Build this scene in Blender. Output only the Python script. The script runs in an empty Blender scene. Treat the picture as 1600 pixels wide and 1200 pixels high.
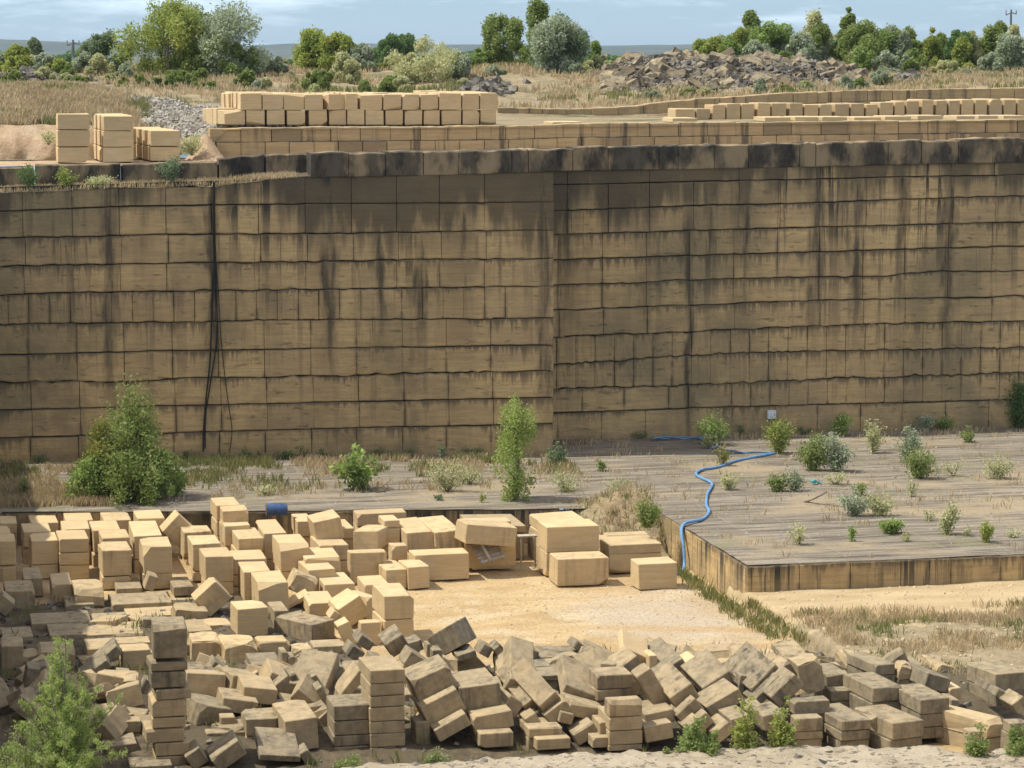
import bpy, bmesh, math, random
import numpy as np
from mathutils import Vector, Matrix, Euler
R = math.radians
SC = bpy.context.scene
COL = SC.collection
# ---------------------------------------------------------------- camera, sky, sun, exposure
F = 4240.0; YAW = R(12.6); PITCH = math.atan(515 / F); CH = 19.0
cd = bpy.data.cameras.new('camera'); cam = bpy.data.objects.new('camera', cd); COL.objects.link(cam)
cam.location = (0, 0, CH); cam.rotation_euler = (R(90) - PITCH, 0, -YAW)
cd.sensor_width = 36; cd.lens = 36 * F / 1600; cd.clip_start = 1; cd.clip_end = 20000
SC.camera = cam
SUN_EL, SUN_AZ = 58.0, math.degrees(math.atan2(-0.976, 0.218))      # clockwise from +Y
w = bpy.data.worlds.new('World'); SC.world = w; w.use_nodes = True
nt = w.node_tree; N = nt.nodes; L = nt.links; N.clear()
sky = N.new('ShaderNodeTexSky'); sky.sky_type = 'NISHITA'; sky.sun_disc = False
sky.sun_elevation = R(SUN_EL); sky.sun_rotation = R(SUN_AZ); sky.air_density = 1.0; sky.dust_density = 0.3; sky.ozone_density = 2.0
tc = N.new('ShaderNodeTexCoord'); mp = N.new('ShaderNodeMapping'); mp.inputs['Scale'].default_value = (9, 9, 55); mp.inputs['Location'].default_value = (3.1, 0.4, 0)
no = N.new('ShaderNodeTexNoise'); no.inputs['Scale'].default_value = 1.0; no.inputs['Detail'].default_value = 7; no.inputs['Roughness'].default_value = 0.6
no.inputs['Distortion'].default_value = 0.3
cr = N.new('ShaderNodeValToRGB'); cr.color_ramp.elements[0].position = 0.50; cr.color_ramp.elements[1].position = 0.72
cr.color_ramp.elements[1].color = (0.8, 0.8, 0.8, 1)
mx = N.new('ShaderNodeMix'); mx.data_type = 'RGBA'; mx.inputs['B'].default_value = (16, 13.4, 11.0, 1)
hs = N.new('ShaderNodeHueSaturation'); hs.inputs['Saturation'].default_value = 0.5; hs.inputs['Value'].default_value = 1.0
bg = N.new('ShaderNodeBackground'); bg.inputs['Strength'].default_value = 0.15
wo = N.new('ShaderNodeOutputWorld')
L.new(tc.outputs['Generated'], mp.inputs['Vector']); L.new(mp.outputs[0], no.inputs['Vector']); L.new(no.outputs['Fac'], cr.inputs[0])
L.new(sky.outputs[0], hs.inputs['Color']); L.new(hs.outputs[0], mx.inputs['A']); L.new(cr.outputs['Color'], mx.inputs['Factor'])
sxz = N.new('ShaderNodeSeparateXYZ'); L.new(tc.outputs['Generated'], sxz.inputs[0])
er = N.new('ShaderNodeValToRGB'); er.color_ramp.elements[0].position = 0.0; er.color_ramp.elements[0].color = (0.30, 0.435, 0.60, 1); er.color_ramp.elements[1].position = 0.5; er.color_ramp.elements[1].color = (1, 1, 1, 1)
L.new(sxz.outputs[2], er.inputs[0]); ml = N.new('ShaderNodeMix'); ml.data_type = 'RGBA'; ml.blend_type = 'MULTIPLY'; ml.inputs['Factor'].default_value = 1.0
L.new(mx.outputs['Result'], ml.inputs['A']); L.new(er.outputs[0], ml.inputs['B']); L.new(ml.outputs['Result'], bg.inputs['Color']); L.new(bg.outputs[0], wo.inputs[0])
sd = bpy.data.lights.new('sun', 'SUN'); sd.energy = 3.5; sd.angle = R(0.53); sd.color = (1.0, 0.945, 0.83)
sun = bpy.data.objects.new('sun', sd); COL.objects.link(sun)
ce = math.cos(R(SUN_EL)); tosun = Vector((-0.976 * ce, 0.218 * ce, math.sin(R(SUN_EL)))).normalized()
sun.rotation_euler = tosun.to_track_quat('Z', 'Y').to_euler(); sun.location = (0, 60, 60)
SC.view_settings.view_transform = 'Standard'; SC.view_settings.look = 'None'; SC.view_settings.gamma = 1
SC.view_settings.exposure = 0.6
# ---------------------------------------------------------------- survey helpers
cyw, syw = math.cos(YAW), math.sin(YAW); cpt, spt = math.cos(PITCH), math.sin(PITCH)
FWD = np.array([syw * cpt, cyw * cpt, -spt]); RGT = np.array([cyw, -syw, 0.0]); UPV = np.cross(RGT, FWD); C0 = np.array([0, 0, CH])
def ray(x, y): return (x - 800) / F * RGT - (y - 600) / F * UPV + FWD
def atz(x, y, z): r = ray(x, y); return C0 + r * ((z - CH) / r[2])
def aty(x, y, Y): r = ray(x, y); return C0 + r * (Y / r[1])
def onwall(x, y, a, b):                                             # vertical plane Y = a + b X
    r = ray(x, y); t = a / (r[1] - b * r[0]); return C0 + r * t
rng = random.Random(7); nr = np.random.default_rng(11)
# ---------------------------------------------------------------- materials
MATS = {}
class G:
    def __init__(s, name, rough=0.9):
        m = bpy.data.materials.new(name); m.use_nodes = True; s.m = m; s.nt = m.node_tree; s.N = s.nt.nodes; s.L = s.nt.links
        s.b = s.N['Principled BSDF']; s.b.inputs['Roughness'].default_value = rough
        s.b.inputs['Specular IOR Level'].default_value = 0.25; MATS[name] = m
    def n(s, t, **k):
        o = s.N.new(t)
        for a, v in k.items(): setattr(o, a, v)
        return o
    def link(s, a, b): s.L.new(a, b)
    def pos(s):
        if not hasattr(s, '_p'): s._p = s.n('ShaderNodeNewGeometry').outputs['Position']
        return s._p
    def objc(s): return s.n('ShaderNodeTexCoord').outputs['Object']
    def noise(s, vec, scale=(1, 1, 1), sc=1.0, detail=5, rough=0.6, lo=0.35, hi=0.65, loc=(0, 0, 0), dist=0.0):
        mp = s.n('ShaderNodeMapping'); mp.inputs['Scale'].default_value = scale; mp.inputs['Location'].default_value = loc
        s.link(vec, mp.inputs['Vector'])
        t = s.n('ShaderNodeTexNoise'); t.inputs['Scale'].default_value = sc; t.inputs['Detail'].default_value = detail
        t.inputs['Roughness'].default_value = rough; t.inputs['Distortion'].default_value = dist; s.link(mp.outputs[0], t.inputs['Vector'])
        return s.ramp(t.outputs['Fac'], lo, hi)
    def ramp(s, v, lo, hi, a=0.0, b=1.0):
        r = s.n('ShaderNodeMapRange'); r.interpolation_type = 'SMOOTHSTEP' if hi > lo else 'LINEAR'
        r.inputs[1].default_value = lo; r.inputs[2].default_value = hi; r.inputs[3].default_value = a; r.inputs[4].default_value = b
        s.link(v, r.inputs[0]); return r.outputs[0]
    def math(s, op, a, b=None, clamp=False):
        o = s.n('ShaderNodeMath', operation=op, use_clamp=clamp)
        for i, v in enumerate((a, b)):
            if v is None: continue
            if isinstance(v, (int, float)): o.inputs[i].default_value = v
            else: s.link(v, o.inputs[i])
        return o.outputs[0]
    def mix(s, f, a, b):
        o = s.n('ShaderNodeMix', data_type='RGBA')
        for k, v in (('Factor', f), ('A', a), ('B', b)):
            if isinstance(v, (int, float)): o.inputs[k].default_value = v
            elif isinstance(v, tuple): o.inputs[k].default_value = (*v, 1)
            else: s.link(v, o.inputs[k])
        return o.outputs['Result']
    def out(s, c): s.link(c, s.b.inputs['Base Color'])
    def bump(s, h, st=0.4, d=0.02):
        o = s.n('ShaderNodeBump'); o.inputs['Strength'].default_value = st; o.inputs['Distance'].default_value = d
        s.link(h, o.inputs['Height']); s.link(o.outputs[0], s.b.inputs['Normal'])
    def xyz(s, v):
        o = s.n('ShaderNodeSeparateXYZ'); s.link(v, o.inputs[0]); return o.outputs

def mat_block():                                                    # object colour: R weathering, G black streaks, B warmth
    g = G('limestone_block'); oi = g.n('ShaderNodeObjectInfo'); sx = g.n('ShaderNodeSeparateColor'); g.link(oi.outputs['Color'], sx.inputs[0])
    t, st, wm = sx.outputs[0], sx.outputs[1], sx.outputs[2]; o = g.objc()
    off = g.n('ShaderNodeVectorMath', operation='ADD'); g.link(o, off.inputs[0])
    rv = g.n('ShaderNodeCombineXYZ'); r10 = g.math('MULTIPLY', oi.outputs['Random'], 50.0)
    for i in range(3): g.link(r10, rv.inputs[i])
    g.link(rv.outputs[0], off.inputs[1]); v = off.outputs[0]
    base = g.mix(wm, (0.64, 0.495, 0.275), (0.60, 0.445, 0.23))
    base = g.mix(g.math('MULTIPLY', g.noise(v, (1, 1, 9), 1.3, 4), 0.5), base, (0.47, 0.345, 0.19))
    base = g.mix(g.math('MULTIPLY', g.noise(v, (1, 1, 30), 1.0, 3, lo=.4, hi=.7), .3), base, (0.40, 0.30, 0.18))
    base = g.mix(g.math('MULTIPLY', g.noise(v, sc=1.1, detail=4, lo=.5, hi=.7), 0.35), base, (0.66, 0.54, 0.35))
    base = g.mix(g.math('MULTIPLY', oi.outputs['Random'], .4), base, (0.45, 0.325, 0.19))
    f = g.math('ADD', t, g.math('MULTIPLY', g.math('SUBTRACT', g.noise(v, sc=2.2, detail=6, lo=.3, hi=.7), 0.5), 0.25), True)
    f = g.math('MULTIPLY', f, g.ramp(t, 0.02, 0.25))
    grey = g.mix(g.noise(v, sc=5, detail=6), (0.155, 0.13, 0.086), (0.25, 0.215, 0.148))
    c = g.mix(g.math('MULTIPLY', f, 0.92), base, grey)
    s1 = g.math('MULTIPLY', g.noise(v, (3.2, 3.2, .25), 1.0, 5, lo=.5, hi=.68), st)
    s2 = g.math('MULTIPLY', g.noise(v, sc=1.6, detail=6, lo=.52, hi=.66), g.math('MULTIPLY', st, 0.6))
    c = g.mix(g.math('MULTIPLY', g.math('MAXIMUM', s1, s2), 0.85), c, (0.05, 0.045, 0.038))
    g.out(c); gr = g.noise(v, (1, 1, 6), 9, 6, .75, 0, 1); g.bump(g.math('ADD', gr, g.noise(v, sc=3, detail=6, lo=0, hi=1)), .5, .03)
mat_block()

def mat_wall(name, top, foot_=.4, drip=1.0, r1lo=.515, tda=3.2, tdk=.85, streaks=()):                              # sawn face: streaks hang from the course ledges (attribute dtop)
    g = G(name); p = g.pos(); x = g.xyz(p)
    at = g.n('ShaderNodeAttribute', attribute_name='dtop').outputs['Fac']; sd_ = g.n('ShaderNodeAttribute', attribute_name='dside').outputs['Fac']
    oi = g.n('ShaderNodeObjectInfo'); rd = oi.outputs['Random']
    base = g.mix(g.noise(p, (.25, .25, .5), 1, 4), (0.63, 0.45, 0.205), (0.50, 0.36, 0.175))
    base = g.mix(g.math('MULTIPLY', g.noise(p, (.5, .5, 7), 1.2, 5), .45), base, (0.32, 0.225, 0.13))
    base = g.mix(g.math('MULTIPLY', g.noise(p, (.35, .35, .8), 1.5, 3, lo=.55, hi=.7, loc=(9, 1, 3)), .5), base, (0.50, 0.33, 0.14))
    base = g.mix(g.math('MULTIPLY', rd, .25), base, (0.33, 0.235, 0.145))
    # fine dirt film (weathered grey) in large patches
    film = g.noise(p, (.16, .16, .13), 1, 6, .65, .42, .66, loc=(2, 0, 5))
    base = g.mix(g.math('MULTIPLY', film, .72), base, (0.175, 0.148, 0.085))
    # long vertical runs of black algae, strongest near the rim
    hgt = g.ramp(x[2], 3.0, top, .25, .9)
    r1 = g.noise(p, (2.6, 2.6, .07), 1, 6, .65, r1lo, r1lo + .07, loc=(5, 0, 0)); r1b = g.noise(p, (.35, .35, .12), 1, 3, lo=.4, hi=.6, loc=(3, 0, 1)); r1 = g.math('MULTIPLY', r1, g.math('ADD', r1b, .15))
    r2 = g.math('MULTIPLY', g.noise(p, (.42, .42, .03), 1, 5, .6, .52, .66, loc=(1, 0, 2)), .6)
    nx = g.math('ADD', x[0], g.math('MULTIPLY', g.math('SUBTRACT', g.noise(p, (1.2, 1.2, .35), 1, 4, lo=0, hi=1), .5), .9)); own = None
    for X0, w0, zlo in streaks:
        q = g.math('MULTIPLY', g.ramp(g.math('ABSOLUTE', g.math('SUBTRACT', nx, X0)), w0, w0 * .25), g.ramp(x[2], zlo - 2, zlo + 3))
        own = q if own is None else g.math('MAXIMUM', own, q)
    run = g.math('MULTIPLY', g.math('MAXIMUM', g.math('MULTIPLY', r1, .95), r2), hgt)
    run = g.math('MULTIPLY', run, g.ramp(at, 0, 1.2, 1.15, .6))
    if own is not None: run = g.math('MAXIMUM', run, g.math('MULTIPLY', own, g.math('ADD', .5, g.math('MULTIPLY', g.noise(p, (4, 4, .3), 1, 5, lo=.35, hi=.6), .45))))
    tb = g.math('MULTIPLY', g.math('MULTIPLY', g.ramp(x[0], 12.5, 18.5), g.ramp(x[0], 38.0, 31.0)), 1.5 if top > 5 else 0.0)
    topd = g.math('MULTIPLY', g.ramp(g.math('ADD', g.math('ADD', x[2], tb), g.math('MULTIPLY', g.noise(p, (.8, .8, .1), 1, 5, lo=.25, hi=.75), tda)), top - 0.4, top + 1.6), tdk)
    # short drips under each ledge
    dl = g.noise(p, (3.5, 3.5, .12), 1.6, 4, .6, .35, .75); dl = g.math('MULTIPLY', dl, drip)
    lvl = g.math('ADD', 0.07, g.math('MULTIPLY', dl, g.noise(p, (.22, .22, .3), 1, 2, lo=.4, hi=.62, loc=(0, 0, 8))))
    dr = g.math('SUBTRACT', 1.0, g.math('DIVIDE', at, lvl), True)
    sj = g.math('MULTIPLY', g.ramp(sd_, 0.13, 0.0), g.noise(p, (.4, .4, .5), 1.5, 3, lo=.45, hi=.6))
    sp = g.math('MULTIPLY', g.noise(p, (.9, .9, 3.5), 1.4, 7, .7, .56, .66, loc=(4, 4, 4)), .55)
    k = g.math('MAXIMUM', g.math('MAXIMUM', run, topd), g.math('MAXIMUM', g.math('MULTIPLY', dr, .9), g.math('MAXIMUM', g.math('MULTIPLY', sj, .65), sp)))
    foot = g.ramp(g.math('ADD', x[2], g.math('MULTIPLY', g.noise(p, sc=.8, detail=5), .5)), 2.3, 1.6)
    k = g.math('MAXIMUM', k, g.math('MULTIPLY', foot, foot_))
    c = g.mix(g.math('MULTIPLY', k, .92), base, (0.05, 0.044, 0.034)); g.out(c)
    g.bump(g.math('ADD', g.noise(p, (2, 2, 14), 2, 6, .7, 0, 1), g.noise(p, sc=5, detail=6, lo=0, hi=1)), .6, .04)
SX = lambda px, pl: float(onwall(px, 450, *pl)[0])
WL = (118.5, -0.122); WR = (119.55, -0.012)
mat_wall('quarry_face', 14.0, streaks=[(27.2, .45, 3), (SX(655, WL), .42, 6), (SX(595, WL), .3, 7), (SX(517, WL), .5, 5), (SX(170, WL), .4, 4), (SX(725, WL), .3, 8), (SX(334, WL), .3, 5), (SX(1077, WR), .3, 1), (SX(1275, WR), .45, 6), (SX(1337, WR), .4, 6), (SX(885, WR), .4, 8), (SX(1480, WR), .4, 5), (SX(1407, WR), .35, 8), (SX(1165, WR), .3, 7)]); mat_wall('bench_face', 1.35, 0.0, 1.2, .47, .5, .6)

def mat_dark(name, c1, c2, sc=1.5, rough=.95, b=.5, bd=.05, scale=(1, 1, 1), c3=None, sc3=.3):
    g = G(name, rough); p = g.pos()
    c = g.mix(g.noise(p, scale, sc, 7, .7), c1, c2)
    if c3: c = g.mix(g.noise(p, scale, sc3, 5, .6, .45, .62, loc=(7, 7, 7)), c, c3)
    g.out(c); g.bump(g.noise(p, scale, sc * 3, 8, .75, 0, 1), b, bd); return g
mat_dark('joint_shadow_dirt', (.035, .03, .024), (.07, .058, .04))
mat_dark('cap_stone', (.028, .025, .021), (.10, .084, .06), 1.3, c3=(.27, .205, .12), sc3=.7, scale=(1, 1, .5))
mat_dark('sand_bank', (.50, .37, .24), (.40, .28, .17), 1.2, c3=(.56, .45, .31), b=.8, bd=.15)
mat_dark('dirt_heap_soil', (.38, .29, .17), (.27, .20, .115), 2.5, c3=(.33, .285, .16), b=.8, bd=.1)
mat_dark('rubble_stone', (.115, .105, .085), (.24, .215, .175), 1.2, c3=(.065, .06, .052), sc3=.8)
mat_dark('scree_stone', (.24, .22, .185), (.36, .33, .275), 2.0)
mat_dark('pale_pebble', (.40, .31, .18), (.58, .47, .30), 3.0)
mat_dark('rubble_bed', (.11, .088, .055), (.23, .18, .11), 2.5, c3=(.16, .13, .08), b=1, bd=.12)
mat_dark('bark', (.16, .13, .10), (.26, .22, .17), 6, scale=(1, 1, .3))
mat_dark('old_wood', (.33, .29, .23), (.45, .41, .34), 5, scale=(1, 1, 1))
mat_dark('dark_timber', (.07, .055, .04), (.14, .11, .08), 5)
def mat_upland():
    g = G('dry_upland'); p = g.pos()
    c = g.mix(g.noise(p, sc=.6, detail=8, rough=.7), (.42, .33, .20), (.28, .23, .135))
    c = g.mix(g.noise(p, (.12, .3, 1), 1, 5, lo=.52, hi=.64), c, (.15, .16, .075))
    c = g.mix(g.noise(p, (.2, .35, 1), 1, 5, lo=.58, hi=.68, loc=(30, 5, 0)), c, (.33, .29, .235)); g.out(c)
    g.bump(g.noise(p, sc=2.5, detail=8, rough=.75, lo=0, hi=1), 1, .2)
mat_upland()
def mat_yard():
    g = G('yard_gravel'); p = g.pos(); x = g.xyz(p)
    c = g.mix(g.noise(p, (.25, .5, 1), 1, 6, lo=.38, hi=.62), (.56, .41, .215), (.45, .31, .145))
    c = g.mix(g.noise(p, (.3, .3, 1), 1, 5, lo=.5, hi=.66, loc=(3, 40, 0)), c, (.60, .48, .30))
    # pale crushed stone patch by the platform wall
    vm = g.n('ShaderNodeVectorMath', operation='DISTANCE'); mp = g.n('ShaderNodeMapping'); mp.inputs['Scale'].default_value = (1, .62, 0)
    g.link(p, mp.inputs[0]); g.link(mp.outputs[0], vm.inputs[0]); vm.inputs[1].default_value = (24.8, 87.2 * .62, 0)
    pat = g.ramp(g.math('ADD', vm.outputs['Value'], g.math('MULTIPLY', g.noise(p, sc=.9, detail=7, lo=.2, hi=.8), 2.2)), 5.0, 2.4)
    c = g.mix(g.math('MULTIPLY', pat, .7), c, (.47, .41, .33))
    # wheel tracks: bands of finer orange sand
    tr = g.n('ShaderNodeMath', operation='SINE')
    q = g.math('ADD', g.math('MULTIPLY', x[1], 2.1), g.math('ADD', g.math('MULTIPLY', x[0], .62), g.math('MULTIPLY', g.noise(p, (.12, .12, 1), 1, 2, lo=0, hi=1), 3.2)))
    g.link(q, tr.inputs[0]); band = g.math('MULTIPLY', g.ramp(tr.outputs[0], .45, .95), g.ramp(x[1], 89.5, 84.5))
    c = g.mix(g.math('MULTIPLY', band, .85), c, (.47, .32, .15))
    c = g.mix(g.math('MULTIPLY', g.noise(p, sc=9, detail=5, lo=.50, hi=.60), .55), c, (.30, .225, .125))
    c = g.mix(g.math('MULTIPLY', g.noise(p, sc=14, detail=3, lo=.6, hi=.66, loc=(5, 5, 5)), .6), c, (.68, .61, .48))
    g.out(c); g.bump(g.noise(p, sc=10, detail=8, rough=.8, lo=0, hi=1), .8, .06)
mat_yard()
def mat_bench():
    g = G('dry_bench_soil'); p = g.pos(); x = g.xyz(p)
    c = g.mix(g.noise(p, (.3, .9, 1), 1, 6), (.50, .39, .225), (.40, .30, .165))
    f = g.ramp(g.math('ADD', x[1], g.math('MULTIPLY', g.noise(p, (.4, .4, 1), 1, 4, lo=.2, hi=.8), 1.6)), 84.3, 83.3)
    c2 = g.mix(g.noise(p, sc=2.4, detail=8, rough=.75), (.36, .285, .18), (.22, .18, .10))
    c2 = g.mix(g.noise(p, sc=.6, detail=5, lo=.55, hi=.66), c2, (.46, .36, .22))
    g.out(g.mix(f, c, c2)); g.bump(g.noise(p, sc=6, detail=8, rough=.8, lo=0, hi=1), .8, .06)
mat_bench()
def mat_floor():
    g = G('sawn_quarry_floor'); p = g.pos(); x = g.xyz(p)
    c = g.mix(g.noise(p, (.35, 3.2, 1), 1, 7, .7, .35, .65), (.31, .27, .21), (.15, .127, .095))
    c = g.mix(g.math('MULTIPLY', g.noise(p, (.18, 5.5, 1), 1, 4, .6, .52, .62, loc=(2, 9, 0)), .75), c, (.07, .056, .04))
    c = g.mix(g.math('MULTIPLY', g.noise(p, (.14, .2, 1), 1, 5, lo=.50, hi=.64, loc=(12, 3, 0)), .8), c, (.34, .27, .17))
    c = g.mix(g.math('MULTIPLY', g.noise(p, (.3, .35, 1), 1, 6, .7, lo=.55, hi=.68, loc=(1, 33, 0)), .6), c, (.20, .19, .10))
    fr = g.n('ShaderNodeMath', operation='PINGPONG'); g.link(g.math('ADD', x[0], g.math('MULTIPLY', g.noise(p, (.0, .5, 0), 1, 2, lo=0, hi=1), .12)), fr.inputs[0]); fr.inputs[1].default_value = 1.0
    ln = g.math('MULTIPLY', g.ramp(fr.outputs[0], .07, .02), g.noise(p, (.3, .25, 1), 1, 3, lo=.42, hi=.55, loc=(6, 0, 0)))
    c = g.mix(g.math("MULTIPLY", ln, .22), c, (.38, .34, .27)); g.out(c)
    g.bump(g.math('ADD', g.noise(p, (.4, 4, 1), 1.2, 6, .7, 0, 1), g.noise(p, sc=6, detail=6, lo=0, hi=1)), .8, .08)
mat_floor()
def mat_rim():
    g = G('near_rim_rock'); p = g.pos()
    c = g.mix(g.noise(p, sc=1.6, detail=7, rough=.7), (.64, .54, .385), (.45, .37, .25))
    c = g.mix(g.noise(p, sc=9, detail=6, lo=.56, hi=.62), c, (.20, .165, .125))
    c = g.mix(g.noise(p, sc=14, detail=5, lo=.62, hi=.67, loc=(3, 3, 3)), c, (.72, .69, .62)); g.out(c)
    g.bump(g.noise(p, sc=5, detail=9, rough=.8, lo=0, hi=1), 1, .08)
mat_rim()
def mat_leaf(name, c1, c2, c3=None, tr=.45, sc=.9):
    g = G(name, .55); p = g.pos()
    isl = g.n('ShaderNodeNewGeometry').outputs['Random Per Island']
    c = g.mix(g.noise(p, sc=sc, detail=3), c1, c2)
    if c3: c = g.mix(g.ramp(isl, .55, 1.0, 0, .8), c, c3)
    g.out(c); t = g.n('ShaderNodeBsdfTranslucent'); g.link(c, t.inputs[0]); m = g.n('ShaderNodeMixShader'); m.inputs[0].default_value = tr
    g.link(g.b.outputs[0], m.inputs[1]); g.link(t.outputs[0], m.inputs[2]); g.link(m.outputs[0], g.N['Material Output'].inputs[0])
mat_leaf('leaf_yellow_green', (0.345, 0.391, 0.086), (0.218, 0.299, 0.069), (0.460, 0.460, 0.138))
mat_leaf('leaf_feather', (.34, .43, .11), (.25, .34, .09), (.48, .54, .20))
if 0: mat_leaf('leaf_yellow_green', (0.451, 0.496, 0.101), (0.293, 0.382, 0.079), (0.675, 0.652, 0.159))
mat_leaf('leaf_mid_green', (.20, .265, .065), (.25, .315, .095), (.34, .39, .14))
mat_leaf('leaf_bright_green', (0.273, 0.377, 0.098), (0.202, 0.293, 0.078), (0.390, 0.481, 0.156))
mat_leaf('leaf_silver', (0.255, 0.323, 0.166), (0.371, 0.431, 0.255), (0.600, 0.600, 0.567))
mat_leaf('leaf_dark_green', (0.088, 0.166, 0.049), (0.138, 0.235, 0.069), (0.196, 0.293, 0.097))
mat_leaf('leaf_pale_scrub', (0.408, 0.431, 0.195), (0.538, 0.538, 0.281), (0.660, 0.660, 0.387))
mat_leaf('leaf_autumn', (.30, .29, .07), (.22, .26, .06), (.36, .27, .07))
mat_leaf('leaf_blue_green', (0.161, 0.230, 0.115), (0.218, 0.276, 0.149), (0.299, 0.356, 0.207))
mat_leaf('grass_dry', (.52, .41, .245), (.40, .31, .17), (.58, .48, .31), .25, .5)
if 0: mat_leaf('grass_dry', (0.440, 0.341, 0.198), (0.330, 0.259, 0.138), (0.550, 0.451, 0.286), .25, .5)
mat_leaf('grass_green', (0.176, 0.209, 0.066), (0.242, 0.231, 0.088), (0.308, 0.286, 0.121), .3, .5)
def flat(name, c, rough=.5, var=.25, metal=0):
    g = G(name, rough); g.b.inputs['Metallic'].default_value = metal; p = g.pos()
    g.out(g.mix(g.math('MULTIPLY', g.noise(p, sc=3, detail=5), var), c, tuple(x * .45 for x in c)))
flat('blue_plastic', (.15, .32, .56), .6, .5); flat('drum_blue', (.05, .10, .22), .55, .6); flat('box_white', (.62, .67, .70)); flat('black_rubber', (.018, .018, .018), .6)
flat('rust_hoop', (.16, .12, .09), .8); flat('turquoise_plastic', (.10, .42, .42)); flat('pylon_steel', (.16, .16, .16), .7); flat('insulator', (.3, .3, .3), .4)
flat('terracotta', (.36, .12, .05), .9)
mat_dark('hill_wood', (.018, .036, .026), (.032, .052, .032), .012, c3=(.05, .065, .04), sc3=.004, b=0)
mat_dark('far_plain_soil', (.07, .085, .045), (.13, .12, .07), .02, c3=(.05, .07, .035), sc3=.008, b=0)
M = MATS
# ---------------------------------------------------------------- object helpers
def tag(o, label=None, cat=None, group=None, kind=None):
    for k, v in (('label', label), ('category', cat), ('group', group), ('kind', kind)):
        if v: o[k] = v
    return o
def meshobj(name, v, f, mat, parent=None, loc=(0, 0, 0), smooth=False):
    me = bpy.data.meshes.new(name)
    if isinstance(v, np.ndarray): v = v.tolist()
    me.from_pydata(v, [], f); me.materials.append(mat)
    if smooth:
        me.polygons.foreach_set('use_smooth', [True] * len(me.polygons))
    o = bpy.data.objects.new(name, me); COL.objects.link(o); o.location = loc
    if parent: o.parent = parent
    return o
def empty(name, loc=(0, 0, 0)):
    o = bpy.data.objects.new(name, None); COL.objects.link(o); o.location = loc; o.empty_display_size = .2; return o
def quads(name, V, mat, parent=None):                               # V: (n,4,3)
    n = len(V); me = bpy.data.meshes.new(name); me.vertices.add(n * 4); me.loops.add(n * 4); me.polygons.add(n)
    me.vertices.foreach_set('co', V.reshape(-1).astype(np.float32)); me.loops.foreach_set('vertex_index', np.arange(n * 4, dtype=np.int32))
    me.polygons.foreach_set('loop_start', np.arange(0, n * 4, 4, dtype=np.int32)); me.polygons.foreach_set('loop_total', np.full(n, 4, dtype=np.int32))
    me.materials.append(mat); me.update(calc_edges=True)
    o = bpy.data.objects.new(name, me); COL.objects.link(o)
    if parent: o.parent = parent
    return o
def tube(paths, seg=6):                                             # paths: [(pts, radii)]
    V, Fc = [], []
    for pts, rad in paths:
        pts = [Vector(p) for p in pts]; b = len(V)
        for i, p in enumerate(pts):
            d = (pts[min(i + 1, len(pts) - 1)] - pts[max(i - 1, 0)]).normalized()
            a = d.cross(Vector((.31, .17, .93)) if abs(d.z) < .9 else Vector((1, 0, 0))).normalized(); c = d.cross(a)
            r = rad[i] if hasattr(rad, '__len__') else rad
            for k in range(seg):
                t = 2 * math.pi * k / seg; V.append(tuple(p + a * (r * math.cos(t)) + c * (r * math.sin(t))))
        for i in range(len(pts) - 1):
            for k in range(seg):
                k2 = (k + 1) % seg; q = b + i * seg; Fc.append((q + k, q + k2, q + seg + k2, q + seg + k))
        Fc.append(tuple(range(b + seg - 1, b - 1, -1))); e = b + (len(pts) - 1) * seg; Fc.append(tuple(range(e, e + seg)))
    return V, Fc
def boxv(x0, x1, y0, y1, z0, z1, V=None, Fc=None):
    V = [] if V is None else V; Fc = [] if Fc is None else Fc; b = len(V)
    V += [(x0, y0, z0), (x1, y0, z0), (x1, y1, z0), (x0, y1, z0), (x0, y0, z1), (x1, y0, z1), (x1, y1, z1), (x0, y1, z1)]
    Fc += [tuple(b + i for i in q) for q in ((0, 3, 2, 1), (4, 5, 6, 7), (0, 1, 5, 4), (1, 2, 6, 5), (2, 3, 7, 6), (3, 0, 4, 7))]
    return V, Fc
# smooth value noise for geometry
_tab = nr.random((64, 64))
def vn(x, y):
    x = np.asarray(x, float); y = np.asarray(y, float)
    xi = np.floor(x).astype(int); yi = np.floor(y).astype(int); fx = x - xi; fy = y - yi; fx = fx * fx * (3 - 2 * fx); fy = fy * fy * (3 - 2 * fy)
    g = lambda a, b: _tab[a % 64, b % 64]
    return (g(xi, yi) * (1 - fx) + g(xi + 1, yi) * fx) * (1 - fy) + (g(xi, yi + 1) * (1 - fx) + g(xi + 1, yi + 1) * fx) * fy
def fbm(x, y, o=4):
    s = 0; a = .5
    for i in range(o): s = s + a * (vn(x * 2 ** i + 7 * i, y * 2 ** i + 3 * i) - .5); a *= .5
    return s * 2
def sheet(name, xs, ys, zf, mat, kind='structure', yf=None, parent=None):
    xs = np.array(xs); ys = np.array(ys); X, Y = np.meshgrid(xs, ys)
    if yf: X, Y = yf(X, Y)
    Z = zf(X, Y) + 0 * X; V = np.stack([X, Y, Z], -1).reshape(-1, 3); nx = len(xs); Fc = []
    for j in range(len(ys) - 1):
        for i in range(nx - 1):
            a = j * nx + i; Fc.append((a, a + 1, a + nx + 1, a + nx))
    o = meshobj(name, V, Fc, mat, parent, smooth=True)
    if kind: tag(o, kind=kind)
    return o
AR = np.arange
def sstep(a, b, x): t = np.clip((x - a) / (b - a), 0, 1); return t * t * (3 - 2 * t)
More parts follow.
